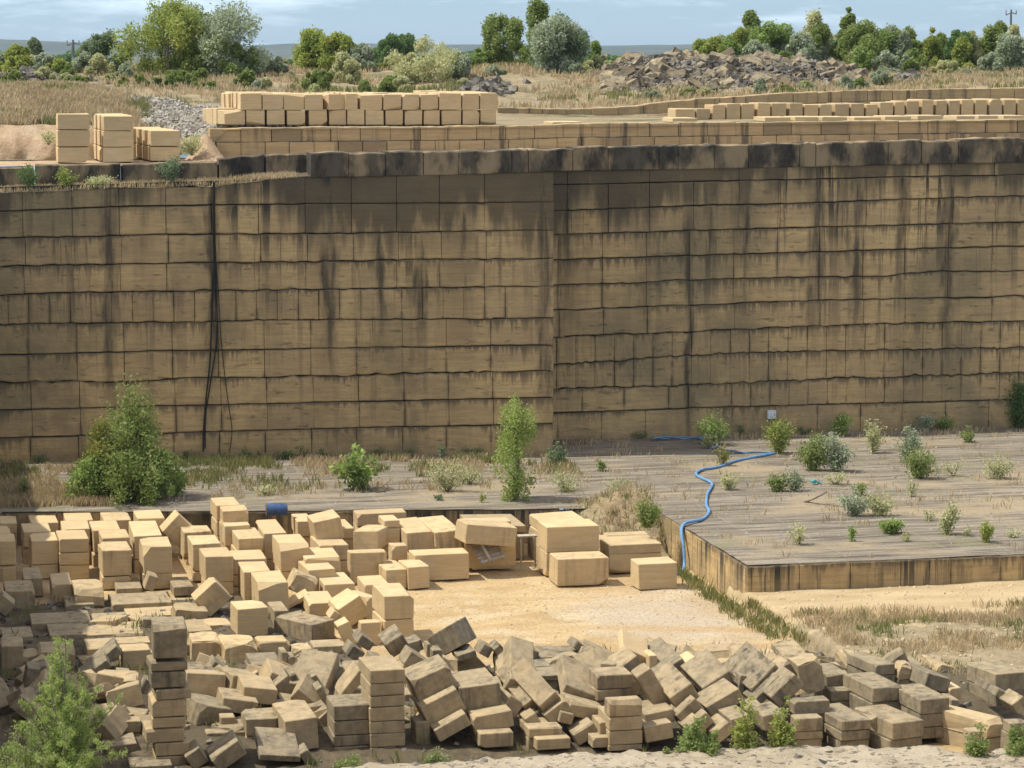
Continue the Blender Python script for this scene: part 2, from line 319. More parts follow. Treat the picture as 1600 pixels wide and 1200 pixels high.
# ================================================================ SETTING: grounds
WL = (118.5, -0.122); WR = (119.55, -0.012)                          # the two rock faces, Y = a + bX
XJ = 27.6                                                            # where the left face ends and the right face sets back
def EDGE(X): return 105.6 - 0.187 * np.asarray(X)                    # front edge of the upper quarry floor
def z_yard(X, Y): return .10 * fbm(X * .5, Y * .5) + .03 * fbm(X * 3, Y * 3, 2) + .35 * sstep(98, 104, Y)
sheet('yard_ground', AR(-3, 45, .5), AR(30, 104.01, .5), z_yard, M['yard_gravel'])
def z_bench(X, Y):
    e = .58 + .08 * fbm(X * .6, Y * .6) + .10 * fbm(X * 2.2, Y * 2.2, 3) * (Y < 83.5)
    e = e + .25 * np.exp(-((X - 31) ** 2 / 8 + (Y - 80.5) ** 2 / 3))
    return (e - .55 * sstep(78, 72, Y)) * sstep(27.75, 28.05, X + .12 * fbm(Y * 2, X * 0)) - .12 * (X < 27.9)
sheet('lower_bench_ground', np.concatenate([AR(27.6, 28.6, .1), AR(28.6, 80, .4)]), AR(60, 90.1, .4), z_bench, M['dry_bench_soil'])
def z_floor(X, Y): return 1.5 + .05 * fbm(X * .4, Y * .8) + .025 * fbm(X * .6, Y * 4, 2)
sheet('upper_quarry_floor', np.append(AR(-3, 28.3, .4), 28.4), np.linspace(0, 1, 40), z_floor, M['sawn_quarry_floor'],
      yf=lambda X, T: (X, EDGE(X) + T * (119.6 - EDGE(X))))
pf = sheet('rock_platform', np.concatenate([[28.02], AR(28.4, 80, .5)]), AR(88.12, 121, .4), lambda X, Y: z_floor(X, Y) + .004, M['sawn_quarry_floor'])
def rockbody(name, x0, x1, y0, y1, z0, z1, mat, parent=None, kind='structure'):
    V, Fc = boxv(x0, x1, y0, y1, z0, z1); o = meshobj(name, V, Fc, mat, parent)
    if kind: tag(o, kind=kind)
    return o
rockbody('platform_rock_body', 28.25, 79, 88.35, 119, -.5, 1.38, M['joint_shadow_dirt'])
# upper floor edge body
V = []; Fc = []
for i, X in enumerate(AR(-3, 28.3, 1.0)):
    V += [(X, float(EDGE(X)) + .3, -.4), (X, float(EDGE(X)) + .3, 1.40)]
    if i: Fc.append((2 * i - 2, 2 * i, 2 * i + 1, 2 * i - 1))
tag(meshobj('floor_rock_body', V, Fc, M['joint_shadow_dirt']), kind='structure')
# ---------------------------------------------------------------- stones of sawn faces
def stone_mesh(pts_top, pts_bot, P, n, mat, rag=.05, depth=.35, prou=0.0, seed=0):
    """a sawn stone: front grid between a top and a bottom edge line. P(s, z, off) -> world, s along the face"""
    r = np.random.default_rng(seed); s0, s1 = pts_top[0][0], pts_top[-1][0]
    nn = len(pts_top); rows = [0, .04, .5, .96, 1]; offs = [-.03, .0, .0, .0, -.025]
    V = []; dt = []; ds = []; bow = r.uniform(-.012, .012)
    for j, (t, of) in enumerate(zip(rows, offs)):
        for i in range(nn):
            s = pts_top[i][0]; zt = pts_top[i][1]; zb = pts_bot[i][1]; z = zt + (zb - zt) * t
            o = of * (1 + r.uniform(-.5, .8)) + prou + bow + (r.uniform(-.012, .012) if j in (1, 2, 3) else 0)
            if i in (0, nn - 1): o -= .012
            V.append(P(s, z, o)); dt.append(zt - z); ds.append(min(s - s0, s1 - s))
    Fc = []
    for j in range(4):
        for i in range(nn - 1):
            a = j * nn + i; Fc.append((a, a + nn, a + nn + 1, a + 1))
    m = len(V)                                                       # back ring
    ring = [i for i in range(nn)] + [j * nn + nn - 1 for j in range(1, 5)] + [4 * nn + i for i in range(nn - 2, -1, -1)] + [j * nn for j in range(3, 0, -1)]
    for q in ring:
        i = q % nn; j = q // nn; s = pts_top[i][0]; z = pts_top[i][1] + (pts_bot[i][1] - pts_top[i][1]) * rows[j]
        V.append(P(s, z, -depth)); dt.append(dt[q]); ds.append(ds[q])
    k = len(ring)
    for i in range(k): Fc.append((ring[i], ring[(i + 1) % k], m + (i + 1) % k, m + i))
    return V, Fc, dt, ds
def put_stone(V, Fc, dt, ds, mat, parent, name='stone', color=None):
    c = np.mean(np.array(V), 0); V = [tuple(np.array(v) - c) for v in V]
    me = bpy.data.meshes.new(name); me.from_pydata(V, [], Fc); me.materials.append(mat)
    a = me.attributes.new('dtop', 'FLOAT', 'POINT'); a.data.foreach_set('value', dt)
    a = me.attributes.new('dside', 'FLOAT', 'POINT'); a.data.foreach_set('value', ds)
    o = bpy.data.objects.new(name, me); COL.objects.link(o); o.parent = parent; o.location = c
    if color: o.color = color
    return o
def face_wall(parent, plane, xr, lines, joints, rag, mat, gap=.03, prouds=0.0, nseg=8, seed=1, P=None, hgap=.032):
    """lines: course lines as [(X, z), ...] world; joints: per course list of X"""
    if P is None:
        a, b = plane; P = lambda s, z, o: (s, a + b * s - o, z)
    L_ = []
    for k, ln in enumerate(lines):
        xs = [p[0] for p in ln]; zs = [p[1] for p in ln]
        L_.append(lambda s, xs=xs, zs=zs, k=k: float(np.interp(s, xs, zs)) + rag[k] * (.55 * float(fbm(s * .35 + k * 13.7, k * 5.1, 2)) + .75 * float(fbm(s * 1.9 + k * 3.1, k * 7.7, 3)) * float(vn(s * .3 + k, 9.3)) + .5 * float(vn(s * 7 + k, k * 3.3) - .5)))
    rr = random.Random(seed); cnt = 0
    for k in range(len(lines) - 1):
        js = joints[k]
        for a_, b_ in zip(js[:-1], js[1:]):
            if b_ - a_ < .15: continue
            tg = gap * rr.uniform(.3, 1.25); s = np.linspace(a_ + tg / 2, b_ - tg / 2, nseg)
            pro = rr.uniform(-.02, .02) + (prouds[k] if hasattr(prouds, '__len__') else prouds)
            h = hgap * rr.uniform(.5, 1.3)
            T = [(x, L_[k](x) - h) for x in s]; B = [(x, L_[k + 1](x) + h * .4) for x in s]
            V, Fc, dt, ds = stone_mesh(T, B, P, nseg, mat, prou=pro, seed=seed * 1000 + cnt); cnt += 1
            put_stone(V, Fc, dt, ds, mat, parent)
    return cnt
def wl(line, pl):                                                    # pixel survey of a line -> (X, z) on the face
    o = []
    for x, y in line: p = onwall(x, y, *pl); o.append((p[0], p[2]))
    if o[0][0] > -3: o.insert(0, (-3, o[0][1]))
    o.append((90, o[-1][1])); return o
def jx(pxs, pl, y=450): return [onwall(x, y, *pl)[0] for x in pxs]
# left face
lw = empty('quarry_wall', (12, 117, 1.5)); lw.matrix_world = Matrix.Translation((12, 117, 1.5))
def kid(p, o): o.parent = p; o.matrix_parent_inverse = p.matrix_world.inverted()
lines = [[(0, 300), (170, 293), (330, 288), (430, 278), (480, 274), (700, 270), (835, 265)],
         [(0, 330), (195, 322), (400, 319), (835, 316)], [(0, 371), (250, 366), (550, 364), (835, 359)], [(0, 416), (200, 412), (400, 409), (835, 403)],
         [(0, 461), (200, 455), (400, 453), (835, 447)], [(0, 506), (200, 504), (400, 500), (835, 497)], [(0, 554), (300, 547), (835, 539)],
         [(0, 597), (230, 594), (350, 588), (835, 580)], [(0, 641), (250, 634), (835, 621)], [(0, 684), (400, 672), (835, 662)], [(0, 728), (835, 716)]]
LL = [wl(l, WL) for l in lines]
J1 = [-80, -35, 38, 115, 188, 261, 332, 405, 478, 550, 620, 687, 757, 828]; J3 = [-80, -38, 42, 118, 192, 268, 340, 412, 485, 556, 628, 697, 767, 835]
J2 = [-40, -5] + [12 + 32.4 * i for i in range(26)]
def jj(l): x = jx(l, WL); x[0] = -2.6; x[-1] = XJ; return x
js = [jj(J1), jj(J1), jj([v + 3 for v in J1]), jj(J1), jj(J2), jj(J3), jj(J3), jj([v + 3 for v in J3]), jj([v + 4 for v in J3]), jj(J3)]
ragL = [.10, .04, .07, .09, .10, .10, .05, .15, .03, .04, 0]
hid = empty('quarry_wall'); bpy.data.objects.remove(lw); lw = hid; lw.location = (12, 117, 1.5)
class Off:                                                            # children are built at world positions, then rebased on their thing
    pass
def rebase(root):
    l = Vector(root.location)
    for c in root.children: c.location = Vector(c.location) - l
n1 = face_wall(lw, WL, None, LL, js, ragL, M['quarry_face'], seed=3); rebase(lw)
tag(lw, 'tall stained limestone quarry face left of the corner, with black cables hanging down it', 'quarry wall')
# right face (set back behind the corner)
linesR = [[(845, 264), (1075, 261), (1600, 250)],
          [(835, 331), (1075, 321), (1225, 317), (1550, 307), (1650, 305)], [(835, 367), (1075, 360), (1375, 352), (1600, 346)],
          [(835, 406), (1145, 397), (1400, 389), (1600, 384)], [(835, 446), (1145, 435), (1375, 430), (1460, 423), (1600, 421)],
          [(835, 484), (1080, 476), (1215, 470), (1600, 462)], [(835, 527), (1130, 515), (1470, 502), (1600, 501)],
          [(835, 570), (1075, 556), (1140, 552), (1470, 545), (1600, 542)], [(835, 609), (1080, 600), (1170, 597), (1350, 587), (1600, 583)],
          [(835, 646), (1150, 635), (1560, 625), (1650, 623)], [(835, 690), (1600, 674)]]
RL = [wl(l, WR) for l in linesR]
mid = [(x, (z0 * .62 + z1 * .38)) for (x, z0), (_, z1) in zip([(xx, np.interp(xx, *zip(*RL[0]))) for xx in (27, 35, 45, 60)], [(xx, np.interp(xx, *zip(*RL[1]))) for xx in (27, 35, 45, 60)])]
RL.insert(1, mid)
def jr(l): x = jx(l, WR); x[0] = XJ - .3; return x
K1 = [830, 886, 950, 1014, 1083, 1153, 1218, 1284, 1352, 1419, 1487, 1553, 1620, 1690, 1760]; K2 = [830, 872, 941, 1010, 1077, 1146, 1214, 1280, 1348, 1413, 1481, 1549, 1616, 1684, 1760]
K3 = [830, 870] + [870 + 30.2 * i for i in range(1, 31)]
K1b = [830, 886, 1014, 1153, 1284, 1419, 1550, 1690, 1760]
js = [jr(K1b), jr(K1), jr(K1), jr(K2), jr(K2), jr(K2), jr([v + 2 for v in K2]), jr(K3), jr(K3), jr([830, 910, 976, 1046, 1077, 1145] + [1145 + 30 * i for i in range(1, 21)]), jr(K2)]
ragR = [.03, .05, .07, .06, .06, .14, .09, .12, .17, .20, .05, 0]
rw = empty('quarry_wall', (38, 119, 1.5)); n2 = face_wall(rw, WR, None, RL, js, ragR, M['quarry_face'], seed=5); rebase(rw)
tag(rw, 'stained limestone quarry face right of the corner, above the platform, carrying a white box', 'quarry wall')
print('wall stones', n1, n2)
# rock behind the faces
V = [(-3, 118.87 + .3, 0), (XJ - .05, WL[0] + WL[1] * XJ + .3, 0), (XJ - .05, 119.5, 0), (80, 118.9, 0)]
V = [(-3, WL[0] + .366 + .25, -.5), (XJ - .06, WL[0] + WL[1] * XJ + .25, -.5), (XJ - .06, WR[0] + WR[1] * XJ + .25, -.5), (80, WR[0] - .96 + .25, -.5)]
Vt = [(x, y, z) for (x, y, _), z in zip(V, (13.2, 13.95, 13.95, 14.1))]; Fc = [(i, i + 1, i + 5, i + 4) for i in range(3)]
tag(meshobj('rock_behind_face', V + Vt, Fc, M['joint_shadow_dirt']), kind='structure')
# ledge on the left, then the terrace
wallz = lambda X: np.interp(X, [p[0] for p in LL[0]], [p[1] for p in LL[0]])
def z_ledge(X, Y): return wallz(X) - .06 + .10 * fbm(X * 1.5, Y * 2) + .12 * sstep(0, 1.4, Y - (WL[0] + WL[1] * X))
sheet('ledge', AR(-3, 27.8, .25), np.linspace(0, 1, 8), z_ledge, M['rubble_bed'], yf=lambda X, T: (X, WL[0] + WL[1] * X - .02 + T * 2.2))
def z_terr(X, Y): return 14.22 + .35 * sstep(13, 30, X) + .05 * fbm(X * .6, Y * .6)
sheet('terrace_ground', AR(-30, 90, .6), np.linspace(0, 1, 14), z_terr, M['sand_bank'], yf=lambda X, T: (X, np.where(X < XJ, 119.9 + WL[1] * X, 120.1) + T * (127 - np.where(X < XJ, 119.9 + WL[1] * X, 120.1))))
# side wall of the pit, left of the frame: it casts the shade over the left edge
V = []; Fc = []; ys = AR(34, 119.5, 1.2); zs = np.linspace(-.3, 13.5, 12)
for i, y in enumerate(ys):
    for j, z in enumerate(zs): V.append((-2.6 + .35 * float(fbm(y * .5, z * .5)) + (.5 * float(fbm(y * .35, 1.7, 3)) if z > 11 else 0), y, z + .0))
    V.append((-30, y, 13.7))
m = len(zs) + 1
for i in range(len(ys) - 1):
    for j in range(m - 1): a = i * m + j; Fc.append((a, a + 1, a + m + 1, a + m))
tag(meshobj('pit_side_rock', V, Fc, M['quarry_face']), kind='structure')
# ---------------------------------------------------------------- upland terrain beyond the tiers
def tz_prof(c): return np.array([p[0] for p in c]), np.array([p[1] for p in c])
PR = [(0, [(124, 14.2), (126, 14.3), (127.3, 15.6), (130, 16.1), (136, 17.25), (142, 17.25), (160, 17.8), (180, 18.1), (230, 17.7), (330, 17.3)]),
      (8.5, [(124, 14.2), (126, 14.3), (127.6, 15.5), (131, 16.0), (137, 17.1), (144, 17.2), (160, 17.7), (180, 18.1), (230, 17.7), (330, 17.3)]),
      (11, [(124, 14.2), (127, 14.4), (130, 15.2), (140, 16.8), (150, 17.2), (165, 17.8), (182, 18.1), (230, 17.7), (330, 17.3)]),
      (13.6, [(124, 14.3), (126, 15.0), (130, 15.6), (140, 16.6), (150, 17.2), (165, 17.8), (182, 18.1), (230, 17.7), (330, 17.3)]),
      (14.4, [(124, 15.55), (126, 15.6), (133, 15.62), (142, 16.4), (150, 17.0), (165, 17.9), (182, 18.15), (230, 17.7), (330, 17.3)]),
      (28, [(124, 15.55), (126, 15.6), (138, 15.65), (143, 16.3), (150, 16.7), (165, 17.6), (182, 18.1), (230, 17.7), (330, 17.3)]),
      (36, [(124, 15.6), (126, 15.65), (140.2, 15.7), (141, 16.15), (150, 16.6), (160, 17.7), (170, 18.15), (185, 18.1), (230, 17.8), (330, 17.3)]),
      (48, [(124, 15.7), (126, 15.75), (140.2, 15.8), (141, 16.8), (150, 17.2), (160, 17.9), (170, 18.2), (185, 18.1), (230, 17.8), (330, 17.3)]),
      (62, [(124, 15.8), (126, 15.85), (140.2, 15.9), (141, 17.15), (150, 17.4), (160, 17.7), (170, 17.9), (185, 18.0), (230, 17.8), (330, 17.3)]),
      (90, [(124, 15.8), (126, 15.9), (140.2, 15.9), (141, 17.2), (150, 17.4), (160, 17.7), (170, 17.9), (185, 18.0), (230, 17.8), (330, 17.3)])]
def up(X, Y):
    X = np.asarray(X, float); Y = np.asarray(Y, float); xs = np.array([p[0] for p in PR])
    Z = np.array([np.interp(Y, *tz_prof(c)) for _, c in PR]); i = np.clip(np.searchsorted(xs, X) - 1, 0, len(xs) - 2)
    t = np.clip((X - xs[i]) / (xs[i + 1] - xs[i]), 0, 1); ii = i[None]
    z = np.take_along_axis(Z, ii, 0)[0] * (1 - t) + np.take_along_axis(Z, ii + 1, 0)[0] * t
    k = np.where(Y > 141.5, 1, np.where(X < 14, .7, .08)) * np.where(Y < 126, .2, 1)
    return z + k * (.22 * fbm(X * .25, Y * .25) + .16 * fbm(X * 1.1, Y * 1.1, 3))
def upz(X, Y): return float(up(np.array([X]), np.array([Y]))[0])
yy = np.concatenate([AR(124.9, 145, .45), AR(145, 190, 1.0), np.linspace(190, 330, 25)])
sheet('upland_ground', np.concatenate([AR(-30, 0, 2), AR(0, 70, .5), AR(70, 121, 3)]), yy, up, M['dry_upland'])
# far plain and hills
sheet('far_plain_ground', np.linspace(-3000, 5200, 60), np.concatenate([np.linspace(325, 1500, 20), np.linspace(1700, 7500, 18)]),
      lambda X, Y: 17.2 - 2.5 * sstep(300, 1200, Y) + 1.5 * fbm(X * .004, Y * .004), M['far_plain_soil'])
def hillz(X, Y): return 12 + (34 + 20 * fbm(X * .0011 + 3, 2) + 5 * fbm(X * .01, Y * .003)) * np.exp(-((Y - 5600) / 700) ** 2)
sheet('distant_hills', np.linspace(-3000, 6000, 220), np.linspace(4300, 7000, 24), hillz, M['hill_wood'])
# near rim under the viewer
def rimY(X): return 37.55 - .0 * X
def z_rim(X, Y): return 9.5 + .05 * fbm(X * 1.2, Y * 1.2) + .035 * fbm(X * 6, Y * 6, 3)
exs, eys = [], []
for x, y in ((-60, 1250), (300, 1212), (480, 1197), (600, 1190), (780, 1181), (1000, 1169), (1150, 1164), (1280, 1158), (1440, 1159), (1500, 1168), (1700, 1166)):
    p = atz(x, y, 9.5); exs.append(p[0]); eys.append(p[1])
exs = [-4] + exs + [40]; eys = [eys[0]] + eys + [eys[-1]]
def rim_edge(X): return np.interp(X, exs, eys) + .10 * fbm(X * 2.2, X * 0 + 2, 4) + .05 * fbm(X * 9, X * 0 + 5, 2)
xs = AR(-4, 40, .06); T = np.concatenate([[0, .003, .006], np.linspace(.012, .25, 34), np.linspace(.3, 1, 10)])
def rim_warp(X, T): return X, rim_edge(X) * (1 - T) + T * 8
def rim_z(X, Y):
    e = rim_edge(X) - Y
    return z_rim(X, Y) - .35 * np.exp(-np.clip(e, 0, 9) / .05) + .03 * np.exp(-((fbm(X * 3, Y * 3) - .1) ** 2) * 60)
sheet('near_rim_ground', xs, T[::-1], rim_z, M['near_rim_rock'], yf=rim_warp)
V = []; Fc = []
for i, X in enumerate(AR(-4, 40, .4)):
    for j, z in enumerate((9.25, 7, 4, 2, -.3)): V.append((X, float(rim_edge(np.array([X]))[0]) - .12 - .25 * j * 0 + .2 * float(fbm(X * .8, z)) * (j > 0), z))
    if i:
        for j in range(4): a = (i - 1) * 5 + j; Fc.append((a, a + 5, a + 6, a + 1))
tag(meshobj('near_rim_rock_face', V, Fc, M['quarry_face']), kind='structure')
pb = []                                                               # flat pebbles on the rim
for i in range(260):
    x = rng.uniform(470, 1640); y = rng.uniform(1160, 1225); p = atz(x, y, 9.5); X, Y = p[0], p[1]
    if Y > float(rim_edge(np.array([X]))[0]) - .15: continue
    pb.append((X, Y, float(z_rim(np.array([X]), np.array([Y]))[0]), rng.choice((.02, .03, .04, .07, .10)) * rng.uniform(.6, 1.3)))
def pebbles(name, pts, mat, flatk=.45, kind='stuff', seed=1):
    V = []; Fc = []; r = random.Random(seed)
    base = [(1, 0, 0), (.5, .87, 0), (-.5, .87, 0), (-1, 0, 0), (-.5, -.87, 0), (.5, -.87, 0), (.45, .35, 1), (-.4, .4, .9), (-.1, -.5, 1)]
    fs = [(0, 1, 6), (1, 2, 7, 6), (2, 3, 7), (3, 4, 8, 7), (4, 5, 8), (5, 0, 6, 8), (6, 7, 8)]
    for X, Y, Z, s in pts:
        b = len(V); a = r.uniform(0, 6.3); ca, sa = math.cos(a), math.sin(a); k = r.uniform(.5, 1)
        for x, y, z in base:
            x *= s * r.uniform(.75, 1.2); y *= s * k * r.uniform(.75, 1.2); V.append((X + x * ca - y * sa, Y + x * sa + y * ca, Z - .2 * s + z * s * flatk * r.uniform(.8, 1.2)))
        Fc += [tuple(b + i for i in q) for q in fs]
    o = meshobj(name, V, Fc, mat); tag(o, kind=kind); return o
tag(pebbles('rim_pebbles', pb, M['rubble_stone'], .35), 'loose grey pebbles scattered on the pale near rim', 'pebbles')
# ================================================================ block walls of the terraces
def block_row_wall(name, label, cat, plane, tops, bots, joints, mat, seed, colors=None, hj=.03):
    r_ = empty(name, (joints[0], plane[0] + plane[1] * joints[0], bots[0][1]))
    face_wall(r_, plane, None, [tops, bots], [joints], [.02, .0], mat, gap=.03, seed=seed, hgap=hj)
    return r_
def course(rt, plane, top, bot, joints, mat, seed, rag=.02, depth=.9, jump=.05, gapk=.03):
    """free-standing course of sawn stones with real tops; each stone a part"""
    r = random.Random(seed)
    for a_, b_ in zip(joints[:-1], joints[1:]):
        if b_ - a_ < .12: continue
        g_ = gapk * r.uniform(.5, 1.6); xa, xb = a_ + g_ / 2, b_ - g_ / 2; dz = r.uniform(-jump, jump * .3); dy = r.uniform(-.04, .04)
        me = block_mesh(xb - xa, depth, 1, r.choice((0, 0, 1)), r.random()) if False else None
        n = 5; s = np.linspace(xa, xb, n)
        T = [(x, float(top(x)) + dz + r.uniform(-rag, rag)) for x in s]; B = [(x, float(bot(x))) for x in s]
        P = lambda s_, z, o: (s_, plane[0] + plane[1] * s_ - o + dy, z)
        V, Fc, dt, ds = stone_mesh(T, B, P, n, mat, depth=depth, seed=int(r.random() * 1e6))
        put_stone(V, Fc, dt, ds, mat, rt, color=(0, 0, 0, 1))
def interp_px(pts, Yp):
    q = [aty(x, y, Yp) for x, y in pts]; xs = [p[0] for p in q]; zs = [p[2] for p in q]; return (lambda X: np.interp(X, xs, zs)), xs
# weathered capping stones
PC = (120.2 + 0, -0.122)
capL = empty('capping_wall', (2, 119.5, 13.4))
cp = (WL[0] + 1.15, WL[1]); capz = []
def cl(pts): q = [onwall(x, y, *cp) for x, y in pts]; return (lambda X: np.interp(X, [p[0] for p in q], [p[2] for p in q]))
for x0, x1, y0, y1 in ((-60, 53, 264, 259), (56, 189, 258, 256), (191, 340, 256, 251)):
    p0 = onwall(x0, y0, *cp); p1 = onwall(x1, y1, *cp); tp = lambda X, p0=p0, p1=p1: np.interp(X, [p0[0], p1[0]], [p0[2], p1[2]])
    course(capL, cp, tp, lambda X: float(wallz(X)) - .25, [p0[0], p1[0]], M['cap_stone'], int(x0 + 99), .03, 1.1)
for x0, x1, y0, y1 in ((342, 413, 249, 243), (415, 482, 242, 240)):
    p0 = onwall(x0, y0, *cp); p1 = onwall(x1, y1, *cp); tp = lambda X, p0=p0, p1=p1: np.interp(X, [p0[0], p1[0]], [p0[2], p1[2]])
    course(capL, cp, tp, lambda X: float(wallz(X)) - .2, [p0[0], p1[0]], M['cap_stone'], int(x0 + 99), .06, 1.0)
rebase(capL); tag(capL, 'row of dark weathered capping stones at the left end, set back behind the scrubby ledge', 'capping wall', 'capping walls along the quarry rim')
capM = empty('capping_wall', (16.5, 116.5, 14)); cp2 = (WL[0] - .09, WL[1])
q = [onwall(x, y, *cp2) for x, y in ((485, 239), (600, 237), (835, 233))]; tp = lambda X: np.interp(X, [p[0] for p in q], [p[2] for p in q])
course(capM, cp2, tp, lambda X: float(wallz(X)) - .10, [onwall(x, 250, *cp2)[0] for x in (485, 545, 602, 662, 717, 800, 826)] + [XJ + .1], M['cap_stone'], 21, .03, 1.6)
rebase(capM); tag(capM, 'row of blackened capping stones flush on the face, between the scrubby ledge and the corner', 'capping wall', 'capping walls along the quarry rim')
capR = empty('capping_wall', (28, 119.3, 14)); cp3 = (WR[0] - .09, WR[1]); wz = lambda X: float(np.interp(X, *zip(*RL[0])))
q3 = [onwall(x, y, *cp3) for x, y in ((830, 232), (950, 230), (1170, 225), (1400, 220), (1640, 214))]; tp3 = lambda X: np.interp(X, [p[0] for p in q3], [p[2] for p in q3])
course(capR, cp3, tp3, lambda X: wz(X) - .10, [XJ + .15] + [onwall(x, 240, *cp3)[0] for x in (895, 950, 1030, 1060, 1117, 1170, 1250, 1275, 1332, 1388, 1440, 1498, 1551, 1610, 1680, 1750)], M['cap_stone'], 22, .04, 1.3, .06)
rebase(capR); tag(capR, 'row of blackened capping stones right of the corner along the quarry rim', 'capping wall', 'capping walls along the quarry rim')
# first tier: two courses
def mat_tier():
    g = G('tier_stone'); p = g.pos(); oi = g.n('ShaderNodeObjectInfo'); x = g.xyz(p)
    at = g.n('ShaderNodeAttribute', attribute_name='dtop').outputs['Fac']
    b = g.mix(oi.outputs['Random'], (.46, .335, .175), (.37, .28, .15))
    b = g.mix(g.math('MULTIPLY', g.noise(p, (.5, .5, 5), 1.5, 5), .4), b, (.24, .175, .11))
    s_ = g.noise(p, (2.4, 2.4, .1), 1, 5, .6, .50, .66); s2 = g.math('MULTIPLY', g.noise(p, (.25, .25, .1), 1, 3, lo=.44, hi=.6), .8)
    k = g.math('MULTIPLY', s_, g.math('ADD', s2, .25)); k = g.math('MAXIMUM', k, g.math('MULTIPLY', g.ramp(g.math('SUBTRACT', oi.outputs['Random'], .86), 0, .05), .5))
    g.out(g.mix(g.math('MULTIPLY', k, .75), b, (.07, .06, .045))); g.bump(g.noise(p, sc=5, detail=7, lo=0, hi=1), .6, .04)
mat_tier()
PT1 = (125.0, 0.0)
t1, xs1 = interp_px([(328, 200), (550, 198), (800, 196), (880, 193), (1190, 190), (1600, 186), (1750, 185)], 125)
tier1 = empty('retaining_wall', (13.8, 125, 14.2))
J = [aty(x, 210, 125)[0] for x in (328, 376, 424, 472, 517, 563, 610, 657, 700, 745, 790, 835, 880, 925, 970, 1015, 1060, 1105, 1150, 1193, 1237, 1283, 1325, 1367, 1404, 1449, 1495, 1540, 1590, 1640, 1690)]
course(tier1, PT1, t1, lambda X: float(t1(X)) - .66, J, M['tier_stone'], 31, .012, 1.0, .04)
J = [aty(x, 230, 125)[0] for x in range(338, 1700, 38)]
course(tier1, (124.9, 0), lambda X: float(t1(X)) - .67, lambda X: 14.0, J, M['tier_stone'], 32, .012, .8, .01)
rebase(tier1); tag(tier1, 'long two-course retaining wall of tan sawn stone behind the dark rim stones', 'retaining wall')
# second tier, stepping up to the right
PT2 = (140.4, 0.0); t2, _ = interp_px([(778, 168), (900, 169), (1003, 165), (1010, 161), (1080, 155), (1190, 148), (1280, 143), (1360, 140), (1600, 136), (1750, 134)], 140.4)
tier2 = empty('retaining_wall', (31, 140.4, 15.6))
J = [aty(x, 160, 140.4)[0] for x in (778, 810, 848, 885, 925, 966, 1006, 1045, 1085, 1125, 1165, 1200, 1240, 1278, 1315, 1355, 1394, 1432, 1470, 1510, 1548, 1585, 1625, 1665)]
course(tier2, PT2, t2, lambda X: float(t2(X)) - .62, J, M['tier_stone'], 33, .015, 1.0, .05)
course(tier2, (140.3, 0), lambda X: float(t2(X)) - .63, lambda X: 15.4, [v + .5 for v in J], M['tier_stone'], 34, .015, .8, .01)
rebase(tier2); tag(tier2, 'upper retaining wall of tan stones stepping up to the right below the rubble heap', 'retaining wall')
# platform faces: sawn stones as parts of the platform
for (plane, x0, x1, sw, xs_) in (((88.0, 0.0), 28.0, 60, None, [28.0] + [28.0 + 1.86 * i for i in range(1, 18)]),):
    fw = face_wall(pf, plane, None, [[(27, 1.50), (80, 1.50)], [(27, .45), (80, .45)]], [xs_], [.03, .02], M['bench_face'], seed=9, nseg=8, hgap=.02)
Pl = lambda s, z, o: (27.98 - o, s, z)
s_ = [88.02]
while s_[-1] < 102: s_.append(s_[-1] + rng.uniform(.55, 1.3))
face_wall(pf, None, None, [[(80, 1.49), (120, 1.49)], [(80, -.12), (120, -.12)]], [s_], [.05, .0], M['bench_face'], seed=10, P=lambda s, z, o: (27.98 - o, s, z), hgap=.02, nseg=5)
s_ = [82.9 + .85 * i for i in range(7)]
# front edge of the upper floor
ef = bpy.data.objects['upper_quarry_floor']
face_wall(ef, (105.6, -.187), None, [[(-5, 1.49), (30, 1.49)], [(-5, 0), (30, 0)]], [[-3 + 2.1 * i for i in range(13)] + [24.5]], [.03, 0], M['bench_face'], seed=12, hgap=.02)
